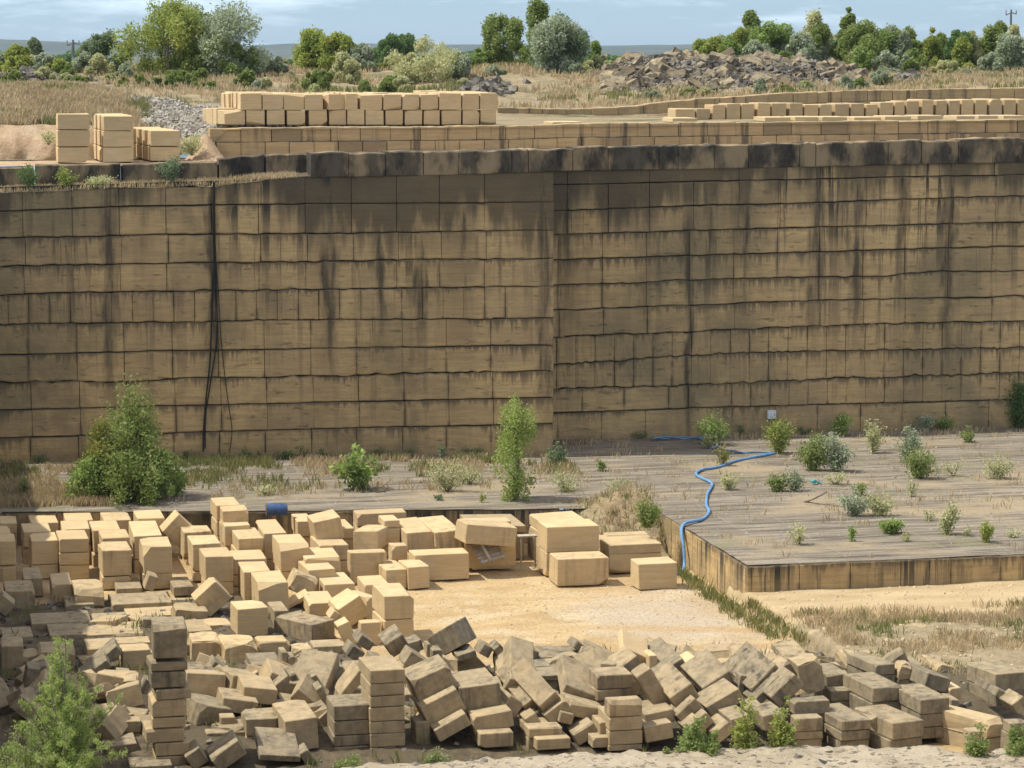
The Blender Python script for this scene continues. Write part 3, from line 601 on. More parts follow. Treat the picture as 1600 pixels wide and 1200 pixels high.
# ================================================================ LOOSE BLOCKS
def block_mesh(w_, d_, h_, rough=0, seed=0):
    r = random.Random(seed); bm = bmesh.new(); bmesh.ops.create_cube(bm, size=1); bmesh.ops.scale(bm, vec=(w_, d_, h_), verts=bm.verts)
    mn = min(w_, d_, h_)
    for v in bm.verts: v.co += Vector([r.uniform(-.02, .02) * mn for _ in range(3)])
    bmesh.ops.bevel(bm, geom=list(bm.edges), offset=min(.022, mn * .08), segments=1, affect='EDGES')
    cuts = {0: r.choice((1, 1, 2, 3)), 1: r.choice((2, 3, 4)), 2: 8}[rough]
    for i in range(cuts):                                             # broken corners and arrises
        sgn = Vector((r.choice((-1, 1)), r.choice((-1, 1)), r.choice((-1, 1, 1)))); c = Vector((w_ / 2 * sgn.x, d_ / 2 * sgn.y, h_ / 2 * sgn.z))
        if r.random() < .5: n = Vector((sgn.x * r.uniform(.5, 1), sgn.y * r.uniform(.5, 1), sgn.z * r.uniform(.5, 1)))
        else: n = Vector((sgn.x * r.uniform(.0, .3), sgn.y * r.uniform(.6, 1), sgn.z * r.uniform(.6, 1))) if r.random() < .5 else Vector((sgn.x * r.uniform(.6, 1), sgn.y * r.uniform(0, .3), sgn.z * r.uniform(.6, 1)))
        n.normalize(); dd = mn * (r.uniform(.04, .20) if rough < 2 else r.uniform(.08, .30))
        res = bmesh.ops.bisect_plane(bm, geom=list(bm.verts) + list(bm.edges) + list(bm.faces), plane_co=c - n * dd, plane_no=n, clear_outer=True)
        ed = [e for e in res['geom_cut'] if isinstance(e, bmesh.types.BMEdge)]
        if ed: bmesh.ops.holes_fill(bm, edges=[e for e in bm.edges if e.is_boundary], sides=0)
    if rough == 2:
        bmesh.ops.triangulate(bm, faces=bm.faces); bmesh.ops.subdivide_edges(bm, edges=[e for e in bm.edges if e.calc_length() > mn * .45], cuts=1)
        for v in bm.verts: v.co += Vector([r.uniform(-.035, .035) * mn ** .5 for _ in range(3)])
    bmesh.ops.recalc_face_normals(bm, faces=bm.faces)
    me = bpy.data.meshes.new('stone_block'); bm.to_mesh(me); bm.free(); me.materials.append(M['limestone_block']); return me
BL = []                                                               # (object, row, px, stackinfo, toneword, pose)
sid = [0]
def mkblock(P, w_, d_, h_, rot, tone, rough, row, px, extra, name='stone_block', streak=None, warm=None):
    sid[0] += 1; o = bpy.data.objects.new(name, block_mesh(w_, d_, h_, rough, sid[0] * 17 + 3)); COL.objects.link(o)
    e = Euler((R(rot[2]), R(-rot[1]), R(rot[0])), 'XYZ'); o.rotation_euler = e
    o.location = Vector(P) - e.to_matrix() @ Vector((0, -d_ / 2, 0))
    st = streak if streak is not None else max(0, tone - .25) * rng.uniform(.5, 1.3) + (rng.uniform(.2, .5) if rng.random() < .35 else 0)
    o.color = (tone, min(1, st), rng.uniform(.1, .8) if warm is None else warm, 1)
    BL.append(dict(o=o, row=row, px=px, tone=tone, rough=rough, roll=rot[1], w=w_, h=h_, d=d_, x=extra)); return o
def zc(Z, x, y): return Z[0] + x / Z[2], Z[1] + y / Z[2]
Z1 = (0, 750, 4); Z2 = (350, 750, 4); Z3 = (700, 750, 4); Z4 = (0, 950, 4); Z5 = (350, 950, 4); Z6 = (700, 950, 4); Z7 = (1000, 950, 4.8); Z8 = (1250, 950, 4.571)
def groundY(px, gy): return atz(px, gy, 0)[1]
def scale_at(P): return F / float((P - C0) @ FWD)
def st(row, Z, x0, yt, w_, dt, gy, hs, tone=.1, rough=0, yaw=0, roll=0, fill=True):
    gy = max(gy, Z[1] + (yt + sum(hs)) / Z[2] + 1)
    n = len(hs); y = yt; Yg = None; zb = 0; tot = []
    for i, h in enumerate(hs):
        jit = 0 if i == 0 else rng.uniform(-3, 3) / 1.0
        cx, cyy = zc(Z, x0 + w_ / 2 + jit, y + h / 2); Yg = groundY(cx, gy); P = aty(cx, cyy, Yg); s = scale_at(P)
        W, Hh = w_ / Z[2] / s, h / Z[2] / s; dep = (Z[1] + yt / Z[2] - 85) / F
        D = max(.5, dt / Z[2] / (s * dep)) if (i == 0 and dt > 12) else max(.9, min(1.8, 1.5 * W))
        if i and dt > 12: D = max(D, .8 * tot[0])
        tot.append(D)
        mkblock(P, W, min(D, 3.2), Hh - .012, (yaw + (rng.uniform(-2.5, 2.5) if i else 0) + rng.uniform(-1.2, 1.2), roll + rng.uniform(-.5, .5), 0), max(0, min(1, tone + rng.uniform(-.08, .08))), rough if i == 0 else 0, row, cx, ('stack', i, n))
        y += h; zb = P[2] - Hh / 2
    if fill and zb > .3:                                              # what the pile hides: the block it stands on
        k = max(1, round(zb / .85))
        for q in range(k):
            hh = zb / k; P2 = np.array([P[0] + rng.uniform(-.05, .05), P[1] + rng.uniform(0, .08), zb - hh * (q + .5)])
            mkblock(P2, W * rng.uniform(.95, 1.05), min(tot[-1], 1.9), hh - .012, (yaw + rng.uniform(-3, 3), 0, 0), min(1, tone + .1), 0, row, cx, ('base', q, k))
def tl(row, Z, cx, cyy, w_, h_, roll, gy, tone=.4, d=1.5, yaw=0, pitch=0, rough=0):
    gy = max(gy, Z[1] + (cyy + h_ / 2 * math.cos(R(roll)) + w_ / 2 * abs(math.sin(R(roll)))) / Z[2] + 2)
    px, py = zc(Z, cx, cyy); P = aty(px, py, groundY(px, gy)); s = scale_at(P)
    mkblock(P, w_ / Z[2] / s, d, h_ / Z[2] / s, (yaw, roll, pitch), tone, rough, row, px, None)
# --- rows of the stacked yard (back to front)
A1, A2, A3, A4, A5 = 'the stacks, back row', 'the stacks, second row', 'the stacks, third row', 'the stacks, fourth row', 'the stacks, front row'
for a in ((0, 268, 105, 58, 872, [70]), (195, 265, 170, 57, 872, [90]), (412, 250, 172, 56, 872, [90]), (650, 248, 170, 54, 872, [90]), (860, 235, 170, 52, 872, [90]),
          (1355, 157, 150, 52, 872, [100, 90])): st(A1, Z1, *a)
tl(A1, Z1, 1118, 320, 150, 150, 45, 880, .15, 1.2)
for a in ((0, 328, 72, 45, 888, [90]), (148, 320, 172, 55, 888, [100]), (392, 303, 170, 54, 888, [90]), (585, 308, 168, 58, 888, [150, 100]), (838, 345, 176, 105, 890, [150, 90]), (1150, 322, 175, 42, 888, [170]),
          (1392, 188, 160, 35, 880, [95]), (1405, 282, 160, 44, 886, [130])): st(A2, Z1, *a)
st(A2, Z2, 250, 330, 142, 88, 888, [165, 70]); st(A2, Z2, 458, 255, 100, 50, 872, [100]); st(A2, Z2, 730, 300, 85, 60, 880, [70]); tl(A2, Z2, 655, 315, 172, 140, 11, 890, .1, 1.7)
for a in ((0, 380, 98, 50, 903, [155, 100]), (198, 375, 165, 50, 903, [155, 90]), (372, 365, 182, 56, 903, [90, 78, 90]), (640, 358, 172, 52, 905, [80, 100]), (1205, 395, 176, 55, 903, [178, 60])): st(A3, Z1, *a)
st(A3, Z2, 90, 362, 158, 70, 900, [90, 80]); st(A3, Z2, 350, 400, 182, 66, 905, [170, 80]); st(A3, Z2, 598, 405, 182, 66, 900, [100, 90]); st(A3, Z2, 785, 450, 232, 20, 905, [200])
tl(A3, Z2, 885, 378, 165, 120, 2, 893, .05, 1.5, yaw=-28)
for a in ((642, 438, 180, 58, 918, [165, 80]), (897, 412, 180, 58, 918, [172, 100]), (1285, 475, 175, 60, 918, [165, 80])): st(A4, Z1, *a)
st(A4, Z2, 62, 492, 205, 60, 912, [100, 70]); st(A4, Z2, 505, 485, 225, 72, 912, [100, 80], rough=1); st(A4, Z2, 528, 556, 172, 72, 918, [150], yaw=4)
st(A5, Z2, 128, 572, 168, 70, 925, [185]); st(A5, Z2, 215, 640, 190, 78, 938, [185]); st(A5, Z2, 628, 648, 192, 76, 925, [100]); st(A5, Z2, 877, 650, 155, 58, 930, [80])
tl(A5, Z2, 500, 660, 150, 120, -25, 930, .25, 1, rough=2); tl(A5, Z2, 470, 757, 150, 24, 28, 945, .1, .9)
# --- big blocks round the gravel yard
B1 = 'the group behind the yard'
st(B1, Z2, 1000, 250, 100, 35, 885, [50, 110]); st(B1, Z2, 832, 205, 312, 28, 868, [80], .35)
st(B1, Z2, 1142, 325, 172, 125, 893, [112], 0, roll=3); st(B1, Z2, 1318, 316, 168, 125, 893, [116], 0, roll=3); st(B1, Z2, 1047, 408, 100, 20, 900, [95])
st(B1, Z2, 1187, 462, 348, 34, 907, [166], 0); st(B1, Z2, 1010, 558, 134, 64, 921, [126], 0, yaw=4); st(B1, Z2, 1147, 540, 140, 48, 921, [142], 0, yaw=4, roll=2)
st(B1, Z3, 165, 290, 325, 112, 876, [45], .6); st(B1, Z3, 100, 258, 298, 24, 885, [80], .1); tl(B1, Z3, 270, 348, 335, 125, -7, 901, .2, 1.3, yaw=6)
st(B1, Z3, 112, 395, 318, 10, 893, [150], .05); st(B1, Z3, 300, 470, 95, 24, 892, [45, 45], .1); st(B1, Z3, 150, 520, 230, 6, 893, [38], .3)
st(B1, Z3, 575, 250, 285, 52, 880, [70], .2, roll=2); st(B1, Z3, 614, 285, 334, 45, 899, [163, 155], 0); st(B1, Z3, 682, 487, 328, 42, 915, [174], 0)
st(B1, Z3, 1000, 400, 340, 68, 896, [60, 122], .25); st(B1, Z3, 990, 340, 270, 20, 882, [110], .3); st(B1, Z3, 1187, 518, 248, 38, 922, [170], .08)
# --- middle heap
C1, C2 = 'the upper middle heap', 'the lower middle heap'
st(C1, Z2, 530, 765, 170, 75, 950, [90], .05); tl(C1, Z2, 815, 822, 165, 140, 30, 960, 0, 1.4, yaw=8); tl(C1, Z2, 930, 808, 95, 150, -6, 958, .05, 1.5, yaw=22)
st(C1, Z2, 1000, 722, 190, 82, 1002, [150, 148], .03, yaw=2); st(C1, Z2, 852, 888, 128, 14, 1005, [150], .05); st(C1, Z2, 985, 882, 42, 10, 1003, [135], .05)
tl(C1, Z2, 775, 965, 80, 150, 25, 1000, .03, .8); tl(C1, Z2, 703, 860, 75, 60, -35, 985, 0, .8); tl(C1, Z2, 622, 945, 190, 118, 2, 992, .75, 1.9, yaw=33)
st(C1, Z2, 315, 815, 90, 62, 962, [110], .8); st(C1, Z2, 82, 797, 193, 48, 985, [198], .05, yaw=4)
st(A5, Z1, 150, 612, 115, 72, 935, [120], .6); st(A5, Z1, 325, 650, 125, 75, 935, [120], .15); st(A5, Z1, 470, 682, 180, 68, 940, [130], .3, rough=2); st(C2, Z1, 412, 775, 178, 70, 952, [50], .7)
st(A5, Z1, 728, 675, 160, 68, 932, [40], .75); tl(A5, Z1, 945, 645, 60, 95, -20, 932, .6, .8); st(A5, Z1, 1086, 665, 125, 65, 930, [60], .8); st(C2, Z1, 705, 768, 370, 68, 945, [46], .75)
st(C2, Z1, 800, 845, 400, 62, 958, [20], .35); tl(C2, Z1, 1330, 745, 182, 150, 42, 955, .15, 1.1)
st(C2, Z1, 35, 690, 180, 70, 948, [130], .6); tl(C2, Z1, 30, 790, 100, 100, -40, 965, .6, 1)
for a in ((200, 890, 238, 66, 975, [60], .8), (432, 885, 140, 74, 970, [40], .8), (587, 880, 213, 55, 965, [34], .6), (312, 965, 228, 76, 990, [52], .8), (532, 965, 182, 76, 988, [40], .5),
          (20, 980, 188, 66, 1000, [60], .8), (10, 1035, 135, 60, 1030, [160], .6), (242, 1072, 228, 70, 1040, [120], .6), (545, 1050, 200, 66, 1020, [95], .4), (730, 1016, 210, 40, 1000, [34], .3),
          (766, 1062, 178, 44, 1025, [130], .25), (1178, 940, 150, 74, 985, [40], .6)): st(C2, Z1, *a[:6], tone=a[6])
st(C2, Z1, 700, 960, 200, 80, 985, [34], .4, rough=2); st(C2, Z1, 1200, 1010, 190, 66, 1015, [125], .2, rough=2); st(C2, Z1, 1400, 1024, 210, 72, 1018, [135], .2, rough=2); st(C2, Z1, 1290, 905, 160, 46, 975, [44], .25, rough=2)
st(C2, Z5, 215, 208, 195, 40, 1020, [95], .3, rough=2); st(C2, Z5, 560, 236, 195, 42, 1010, [60], .6, rough=1); st(C2, Z5, 435, 255, 115, 40, 1012, [60], .3, rough=2)
# --- tall grey stack
TS = 'tall leaning grey stack'
for i, (x0, yt, w_, dt, h, tn) in enumerate(((962, 104, 208, 38, 214, .85), (945, 338, 228, 20, 58, .8), (947, 398, 214, 8, 102, .85), (976, 507, 220, 9, 66, .5), (950, 574, 218, 5, 108, .25), (952, 684, 208, 4, 66, .25), (912, 752, 240, 12, 88, .5), (970, 842, 210, 5, 82, .45), (975, 925, 225, 5, 80, .5))):
    cx, cyy = zc(Z4, x0 + w_ / 2, yt + h / 2); P = aty(cx, cyy, groundY(cx, 1203)); s = scale_at(P)
    mkblock(P, w_ / 4 / s, 1.05 + (dt > 30) * .1, h / 4 / s - .012, (rng.uniform(-2, 2), rng.uniform(-.6, .6), 0), tn, 1 if i in (4, 6) else 0, TS, cx, ('stack', i, 9))
# --- front pile
D1, D2, D3, D4 = 'the front pile crest', 'the front pile upper slope', 'the front pile lower slope', 'the front pile foot'
T_ = [(D1, Z4, 660, 330, 220, 60, 38, 1060, .7, 1.3), (D2, Z4, 600, 405, 200, 60, 34, 1078, .7, 1.3), (D2, Z4, 655, 565, 225, 95, 22, 1130, .35, 1.5), (D3, Z4, 690, 668, 205, 75, 20, 1140, .4, 1.3), (D1, Z4, 790, 492, 85, 90, -6, 1110, .45, 1.6),
      (D1, Z4, 900, 520, 50, 150, -28, 1120, .6, .6), (D3, Z4, 835, 640, 100, 85, 30, 1130, .3, .8), (D2, Z4, 200, 450, 80, 150, -10, 1080, .7, 1), (D3, Z4, 90, 600, 90, 90, 40, 1100, .7, 1), (D2, Z4, 275, 430, 60, 130, 15, 1075, .7, 1),
      (D3, Z4, 200, 590, 130, 70, 20, 1100, .7, 1.2), (D3, Z4, 340, 560, 140, 90, -20, 1095, .7, 1.2), (D1, Z4, 1400, 395, 165, 38, -38, 1085, .6, 1), (D1, Z4, 1350, 465, 160, 55, 34, 1100, .55, 1.1), (D2, Z4, 1215, 520, 36, 85, 2, 1105, .4, .6), (D2, Z4, 1290, 545, 110, 35, -12, 1110, .5, .9),
      (D4, Z4, 1230, 945, 110, 110, 33, 1195, .5, 1), (D4, Z4, 1430, 930, 205, 105, 34, 1200, .5, 1.3), (D4, Z4, 620, 770, 150, 90, -10, 1160, .5, 1.2), (D4, Z4, 760, 900, 200, 90, 5, 1185, .5, 1.2),
      (D1, Z5, 380, 318, 36, 82, 2, 1085, .5, .8), (D1, Z5, 425, 345, 42, 82, 4, 1085, .6, .7), (D2, Z5, 700, 485, 195, 62, 27, 1112, .7, 1.9, 0, 12), (D2, Z5, 808, 485, 62, 205, -40, 1130, .25, 1.2), (D2, Z5, 225, 550, 212, 102, -8, 1135, .15, 1.7),
      (D3, Z5, 100, 618, 225, 90, -10, 1145, .25, 1.4), (D2, Z5, 390, 500, 110, 120, 36, 1120, .55, 1.5), (D2, Z5, 450, 485, 42, 150, 16, 1120, .6, 1), (D2, Z5, 518, 470, 62, 110, -20, 1115, .7, 1), (D2, Z5, 590, 500, 50, 170, 25, 1128, .6, .9),
      (D3, Z5, 640, 580, 45, 190, 30, 1140, .6, .8), (D3, Z5, 655, 700, 80, 100, 40, 1155, .4, .8), (D1, Z5, 885, 220, 100, 62, -36, 1075, .85, 1), (D1, Z5, 825, 290, 95, 75, -34, 1082, .7, 1), (D1, Z5, 1085, 240, 130, 110, 30, 1085, .6, .8, 0, 15),
      (D1, Z5, 1200, 260, 95, 110, 14, 1084, .65, .8), (D1, Z5, 1375, 210, 215, 150, 32, 1078, .8, 1.1, -34), (D1, Z5, 1278, 275, 24, 100, -4, 1090, .5, .5), (D1, Z5, 1335, 315, 62, 105, 0, 1095, .6, .7), (D2, Z5, 1210, 350, 155, 95, -34, 1100, .6, 1),
      (D2, Z5, 1315, 482, 262, 165, 21, 1165, .45, 1.5), (D3, Z5, 1370, 628, 255, 150, 24, 1172, .3, 1.4), (D4, Z5, 1430, 748, 225, 85, 27, 1180, .3, 1.2), (D3, Z5, 1245, 800, 90, 180, 2, 1172, .5, .8), (D4, Z5, 350, 940, 260, 40, -6, 1207, .6, 1.6, 0, 14),
      (D4, Z5, 520, 935, 62, 90, 30, 1205, .6, .8), (D1, Z5, 960, 340, 80, 50, -20, 1095, .6, 1), (D1, Z5, 560, 330, 120, 40, 10, 1085, .8, 1),
      (D2, Z6, 208, 578, 258, 198, 6, 1165, .4, 1.9), (D3, Z6, 285, 712, 252, 110, 8, 1175, .25, 1.4), (D2, Z6, 440, 505, 160, 118, -20, 1152, .4, 1.8, 0, 33), (D1, Z6, 500, 275, 140, 52, -26, 1085, .75, 1.1), (D1, Z6, 120, 300, 120, 40, 15, 1085, .8, 1), (D1, Z6, 240, 270, 70, 70, -30, 1082, .7, .8), (D1, Z6, 320, 265, 60, 55, 38, 1080, .9, .8),
      (D1, Z6, 1003, 382, 110, 68, 2, 1125, .35, 1.9, -36), (D1, Z6, 1140, 362, 140, 62, 34, 1130, .35, 1.4), (D1, Z6, 1165, 300, 190, 50, -26, 1108, 0, 1.0, 0, 24), (D1, Z6, 1282, 345, 50, 100, 0, 1112, .08, .8), (D1, Z6, 1400, 392, 195, 65, 31, 1118, .6, 2, 0, 8),
      (D1, Z6, 1500, 398, 200, 62, 25, 1116, .05, 1.3), (D2, Z6, 1292, 515, 105, 275, 32, 1160, .4, .7), (D3, Z6, 1325, 688, 192, 85, 9, 1172, .35, 1.4), (D4, Z6, 1320, 778, 182, 105, 8, 1180, .35, 1.3), (D2, Z6, 1482, 560, 165, 120, 33, 1165, .4, 1.6, 0, 12), (D3, Z6, 1515, 655, 165, 105, 41, 1172, .45, 1.3), (D4, Z6, 1580, 735, 165, 90, 41, 1178, .45, 1.2),
      (D2, Z6, 548, 590, 160, 82, 36, 1160, .35, 1.7, 0, 30), (D2, Z6, 405, 618, 105, 110, -32, 1162, .35, 1.3), (D2, Z6, 640, 592, 140, 88, 40, 1165, .3, 1.7, 0, 33), (D3, Z6, 530, 705, 80, 75, 30, 1170, .35, 1), (D3, Z6, 690, 655, 165, 85, 36, 1168, .35, 1.2), (D2, Z6, 822, 552, 228, 85, -23, 1150, .35, 1.7, 0, 20),
      (D3, Z6, 870, 652, 235, 90, -17, 1165, .3, 1.3), (D3, Z6, 862, 788, 150, 90, 28, 1175, .35, 1.2), (D3, Z6, 740, 690, 90, 70, -15, 1170, .4, 1), (D1, Z6, 830, 250, 80, 50, -35, 1078, .7, .9),
      (D2, Z7, 588, 572, 245, 95, 31, 1140, .5, 1.7, 0, 12), (D3, Z7, 640, 720, 290, 110, 28, 1160, .4, 1.4), (D2, Z7, 765, 580, 50, 150, -10, 1140, .9, .7), (D2, Z7, 945, 545, 270, 80, 43, 1145, .65, 1.8, 0, 15), (D3, Z7, 965, 625, 275, 66, 43, 1152, .75, 1.3), (D3, Z7, 1105, 625, 255, 120, 41, 1160, .55, 1.3),
      (D1, Z7, 1290, 520, 185, 240, 12, 1140, .25, 1.1, 0, 0, 2), (D1, Z7, 1180, 400, 180, 60, 8, 1130, .3, 1.3, 0, 10, 2), (D1, Z7, 1110, 470, 90, 110, 30, 1138, .3, 1, 0, 0, 1), (D3, Z7, 880, 780, 125, 75, 26, 1165, .45, 1), (D4, Z7, 630, 935, 155, 90, 35, 1182, .35, 1.1), (D4, Z7, 420, 900, 130, 90, 38, 1182, .4, 1.1), (D4, Z7, 760, 870, 150, 110, 12, 1178, .5, 1.2), (D4, Z7, 1010, 850, 170, 120, 10, 1178, .6, 1.2),
      (D1, Z8, 985, 538, 192, 108, -18, 1130, .75, 1.9, 6), (D2, Z8, 1480, 640, 175, 58, -28, 1138, .65, 1.6), (D2, Z8, 1575, 695, 110, 90, 35, 1150, .35, 1), (D2, Z8, 1110, 615, 90, 90, 4, 1130, 0, 1), (D3, Z8, 1105, 710, 60, 110, -6, 1145, .5, .8), (D3, Z8, 560, 850, 60, 150, 25, 1172, .5, .9)]
for a in T_:
    row, Z, cx, cyy, w_, h_, ro, gy, tn, d = a[:10]; tn = tn if tn < .12 else min(1, tn + .32); ex = list(a[10:]) + [0, 0, 0][len(a) - 10:]
    tl(row, Z, cx, cyy, w_, h_, ro, gy, tn, d, ex[0], ex[1], ex[2])
S_ = [(D3, Z4, 730, 705, 150, 30, 1160, [80, 92], .4), (D1, Z4, 1180, 412, 118, 78, 1090, [32], .75), (D4, Z4, 815, 985, 262, 62, 1215, [42], .75), (D2, Z4, 1225, 640, 230, 62, 1138, [34], .65), (D3, Z4, 1250, 700, 228, 30, 1150, [75], .35), (D4, Z4, 1292, 775, 238, 20, 1158, [100], .5),
      (D3, Z4, 0, 720, 110, 20, 1150, [90], .5), (D4, Z4, 110, 800, 180, 20, 1180, [90], .5), (D4, Z4, 400, 800, 180, 20, 1185, [100], .5), (D1, Z5, 177, 352, 188, 80, 1085, [44], .75), (D1, Z5, 480, 342, 165, 42, 1082, [58], .85),
      (D3, Z5, -20, 680, 96, 14, 1160, [80], .3), (D3, Z5, 137, 690, 214, 70, 1170, [110, 84], .4), (D3, Z5, 380, 690, 214, 125, 1185, [205], .2, 1, 2, 3), (D2, Z5, 687, 605, 233, 72, 1178, [98, 92, 68, 58], .6), (D1, Z5, 912, 383, 222, 92, 1178, [88, 78, 70, 88, 78, 84, 50], .22),
      (D4, Z6, 197, 778, 215, 12, 1182, [95], .25), (D1, Z6, 570, 305, 150, 75, 1080, [16], .75), (D1, Z6, 727, 305, 138, 75, 1080, [16], .75), (D1, Z6, 650, 388, 225, 78, 1100, [60], .7), (D1, Z6, 522, 362, 122, 50, 1096, [34], .75), (D2, Z6, 552, 420, 168, 56, 1110, [34], .65), (D1, Z6, 867, 400, 84, 85, 1106, [92], .6),
      (D2, Z6, 927, 415, 232, 52, 1150, [92, 72], .35), (D3, Z6, 1004, 575, 214, 24, 1182, [104, 88, 88, 36], .28), (D4, Z6, 502, 745, 214, 8, 1178, [68], .3), (D4, Z6, 552, 814, 218, 8, 1183, [74], .3), (D4, Z6, 902, 805, 108, 8, 1182, [72], .35), (D4, Z6, 947, 712, 55, 5, 1177, [92], .35),
      (D3, Z7, 1152, 692, 280, 22, 1165, [108], .9), (D4, Z7, 1162, 822, 214, 22, 1175, [104, 60], .45), (D1, Z8, 530, 400, 160, 98, 1120, [82], .6, 0, 8), (D2, Z8, 508, 560, 232, 114, 1150, [112], .6, 0, 7), (D1, Z8, 182, 470, 168, 82, 1125, [100], .65), (D2, Z8, 217, 585, 195, 16, 1135, [82], .6),
      (D3, Z8, 847, 645, 232, 115, 1165, [110, 94, 84], .65, 0, 4), (D2, Z8, 702, 402, 100, 32, 1120, [112], .2, 2), (D4, Z8, 287, 800, 228, 130, 1178, [76, 70], .6, 0, 5), (D4, Z8, 642, 808, 262, 130, 1180, [126], .55, 0, 12), (D1, Z8, 1380, 462, 245, 95, 1115, [135], .6, 0, 7),
      (D3, Z8, 1312, 800, 175, 170, 1180, [130], .1, 2, 25), (D4, Z8, 1497, 818, 140, 22, 1190, [80], .55), (D4, Z8, 1212, 880, 100, 32, 1187, [62], .3)]
for a in S_:
    ex = list(a[9:]) + [0, 0, 0][len(a) - 9:]; st(*a[:8], tone=min(1, a[8] + .28), rough=ex[0], yaw=ex[1], roll=ex[2])
# --- broken blocks wedged deep in the heaps
fr = random.Random(77)
def hz(X, Y): return max(0.0, .42 * math.exp(-((Y - 77.0) / 3.0) ** 2) * float(sstep(36, 30, X)) - .08)
FILL = []
for i in range(190):
    if i % 5 < 3: X = fr.uniform(1.5, 24); Y = fr.uniform(73.5, 83.0); hmax = .75 * math.exp(-((Y - 76.5) / 3.6) ** 2)
    elif i % 5 == 3: X = fr.uniform(22, 29); Y = fr.uniform(73.5, 78.0); hmax = .45
    else: X = fr.uniform(1.5, 13.5); Y = fr.uniform(82, 91); hmax = .05
    if X > 13 and Y > 80: continue
    if Y > 82 and i % 10 > 4: continue
    sz = fr.uniform(.5, 1.1); d_ = sz * fr.uniform(.9, 1.6); h_ = sz * fr.uniform(.4, .8); flat_ = Y > 83
    o = bpy.data.objects.new('broken_block', block_mesh(sz, d_, h_, fr.choice((0, 1, 1, 2)), 5000 + i)); COL.objects.link(o)
    o.location = (X, Y, hz(X, Y) + (h_ * .25 if flat_ else fr.uniform(0, 1) * hmax)); k = .12 if flat_ else 1
    o.rotation_euler = (fr.uniform(-.5, .6) * k, fr.uniform(-.8, .8) * k, fr.uniform(-.6, .6)); t_ = fr.uniform(.35, .95); o.color = (t_, t_ * .5, .4, 1)
    tag(o, 'broken grey block wedged half hidden among the tumbled blocks of the heaps', 'broken block', 'broken blocks wedged in the heaps')
for i in range(34):
    X = 4.5 + i * .42 + fr.uniform(-.15, .15); sz = fr.uniform(.6, 1.05); h_ = sz * fr.uniform(.4, .75)
    o = bpy.data.objects.new('broken_block', block_mesh(sz, sz * fr.uniform(.9, 1.4), h_, fr.choice((0, 1, 1, 2)), 9000 + i)); COL.objects.link(o)
    o.location = (X, fr.uniform(73.6, 75.2), .12 + h_ * .3 + fr.uniform(0, .25)); o.rotation_euler = (fr.uniform(-.3, .4), fr.uniform(-.6, .6), fr.uniform(-.7, .7)); t_ = fr.uniform(.4, .95); o.color = (t_, t_ * .5, .4, 1)
    tag(o, 'weathered block lying between the stacks along the foot of the front pile', 'broken block', 'blocks lying along the foot of the front pile')
k = 0
for X in np.arange(4.6, 30.5, 1.17):
    for lay in range(2 if X < 20.5 else 1):
        if lay and fr.random() < .3: continue
        o = bpy.data.objects.new('broken_block', block_mesh(fr.uniform(.95, 1.2), fr.uniform(1.0, 1.4), fr.uniform(.55, .8), fr.choice((0, 1, 1, 2)), 7000 + k)); COL.objects.link(o); k += 1
        o.location = (X + fr.uniform(-.15, .15), 76.3 + 1.3 * lay + fr.uniform(-.25, .25), .3 + .5 * lay); j_ = .3 + .15 * lay
        o.rotation_euler = (fr.uniform(-.2, .4) * j_ * 2, fr.uniform(-1, 1) * j_, fr.uniform(-.3, .3)); t_ = fr.uniform(.3, .9); o.color = (t_, t_ * .6, .5, 1)
        tag(o, 'weathered block showing in the gaps behind the front row of the pile', 'broken block', 'blocks behind the front row of the pile')
# --- naming each block by its look and where it lies
ORD = ['first', 'second', 'third', 'fourth', 'fifth', 'sixth', 'seventh', 'eighth', 'ninth', 'tenth', 'eleventh', 'twelfth', 'thirteenth', 'fourteenth', 'fifteenth', 'sixteenth', 'seventeenth', 'eighteenth', 'nineteenth']
def ordw(n):
    if n < 19: return ORD[n]
    n += 1; tens = {2: 'twenty', 3: 'thirty', 4: 'forty', 5: 'fifty', 6: 'sixty'}[n // 10]
    return (tens + '-' + ORD[n % 10 - 1]) if n % 10 else tens.replace('ty', 'tieth')
rows = {}
for b in BL: rows.setdefault(b['row'], []).append(b)
for row, bs in rows.items():
    cols = sorted({round(b['px'] if not b['x'] else b['px'], 0) for b in bs}); bs.sort(key=lambda b: b['px'])
    # group stack members: same neighbourhood and stack info
    pos = []; k = -1; last = None
    for b in bs:
        key = (b['x'][0] in ('stack', 'base') and abs(b['px'] - last) < 3) if (b['x'] and last is not None) else False
        if not key: k += 1
        b['ord'] = k; last = b['px']
    seen = {}
    for b in bs:
        col = 'grey' if b['tone'] > .72 else ('tan' if b['tone'] > .25 else 'golden')
        shp = 'ragged' if b['rough'] == 2 else ('flat' if b['h'] < .45 * b['w'] else ('upright' if b['h'] > 1.25 * b['w'] else 'square-cut'))
        pose = '' if abs(b['roll']) < 5 else (' leaning left' if b['roll'] > 0 else ' leaning right')
        if row == TS: lab = f"{col} {shp} block, {ordw(b['x'][1])} from top in the tall grey stack"
        else:
            lab = f"{col} {shp} block{pose}, {ordw(b['ord'])} from left in {row}"
            if b['x'] and b['x'][0] == 'stack' and b['x'][2] > 1: lab += ', ' + ('on top' if b['x'][1] == 0 else ordw(b['x'][1]) + ' down')
            if b['x'] and b['x'][0] == 'base': lab += ', half hidden' + ('' if b['x'][1] == b['x'][2] - 1 else ' beneath')
        while lab in seen:
            seen[lab] += 1; lab = lab.replace(' block', [' smaller block', ' chipped block', ' shaded block', ' narrow block'][seen[lab] % 4], 1)
        seen[lab] = 0
        tag(b['o'], lab, 'stone block', 'loose sawn blocks on the quarry floor')
print('blocks', len(BL))
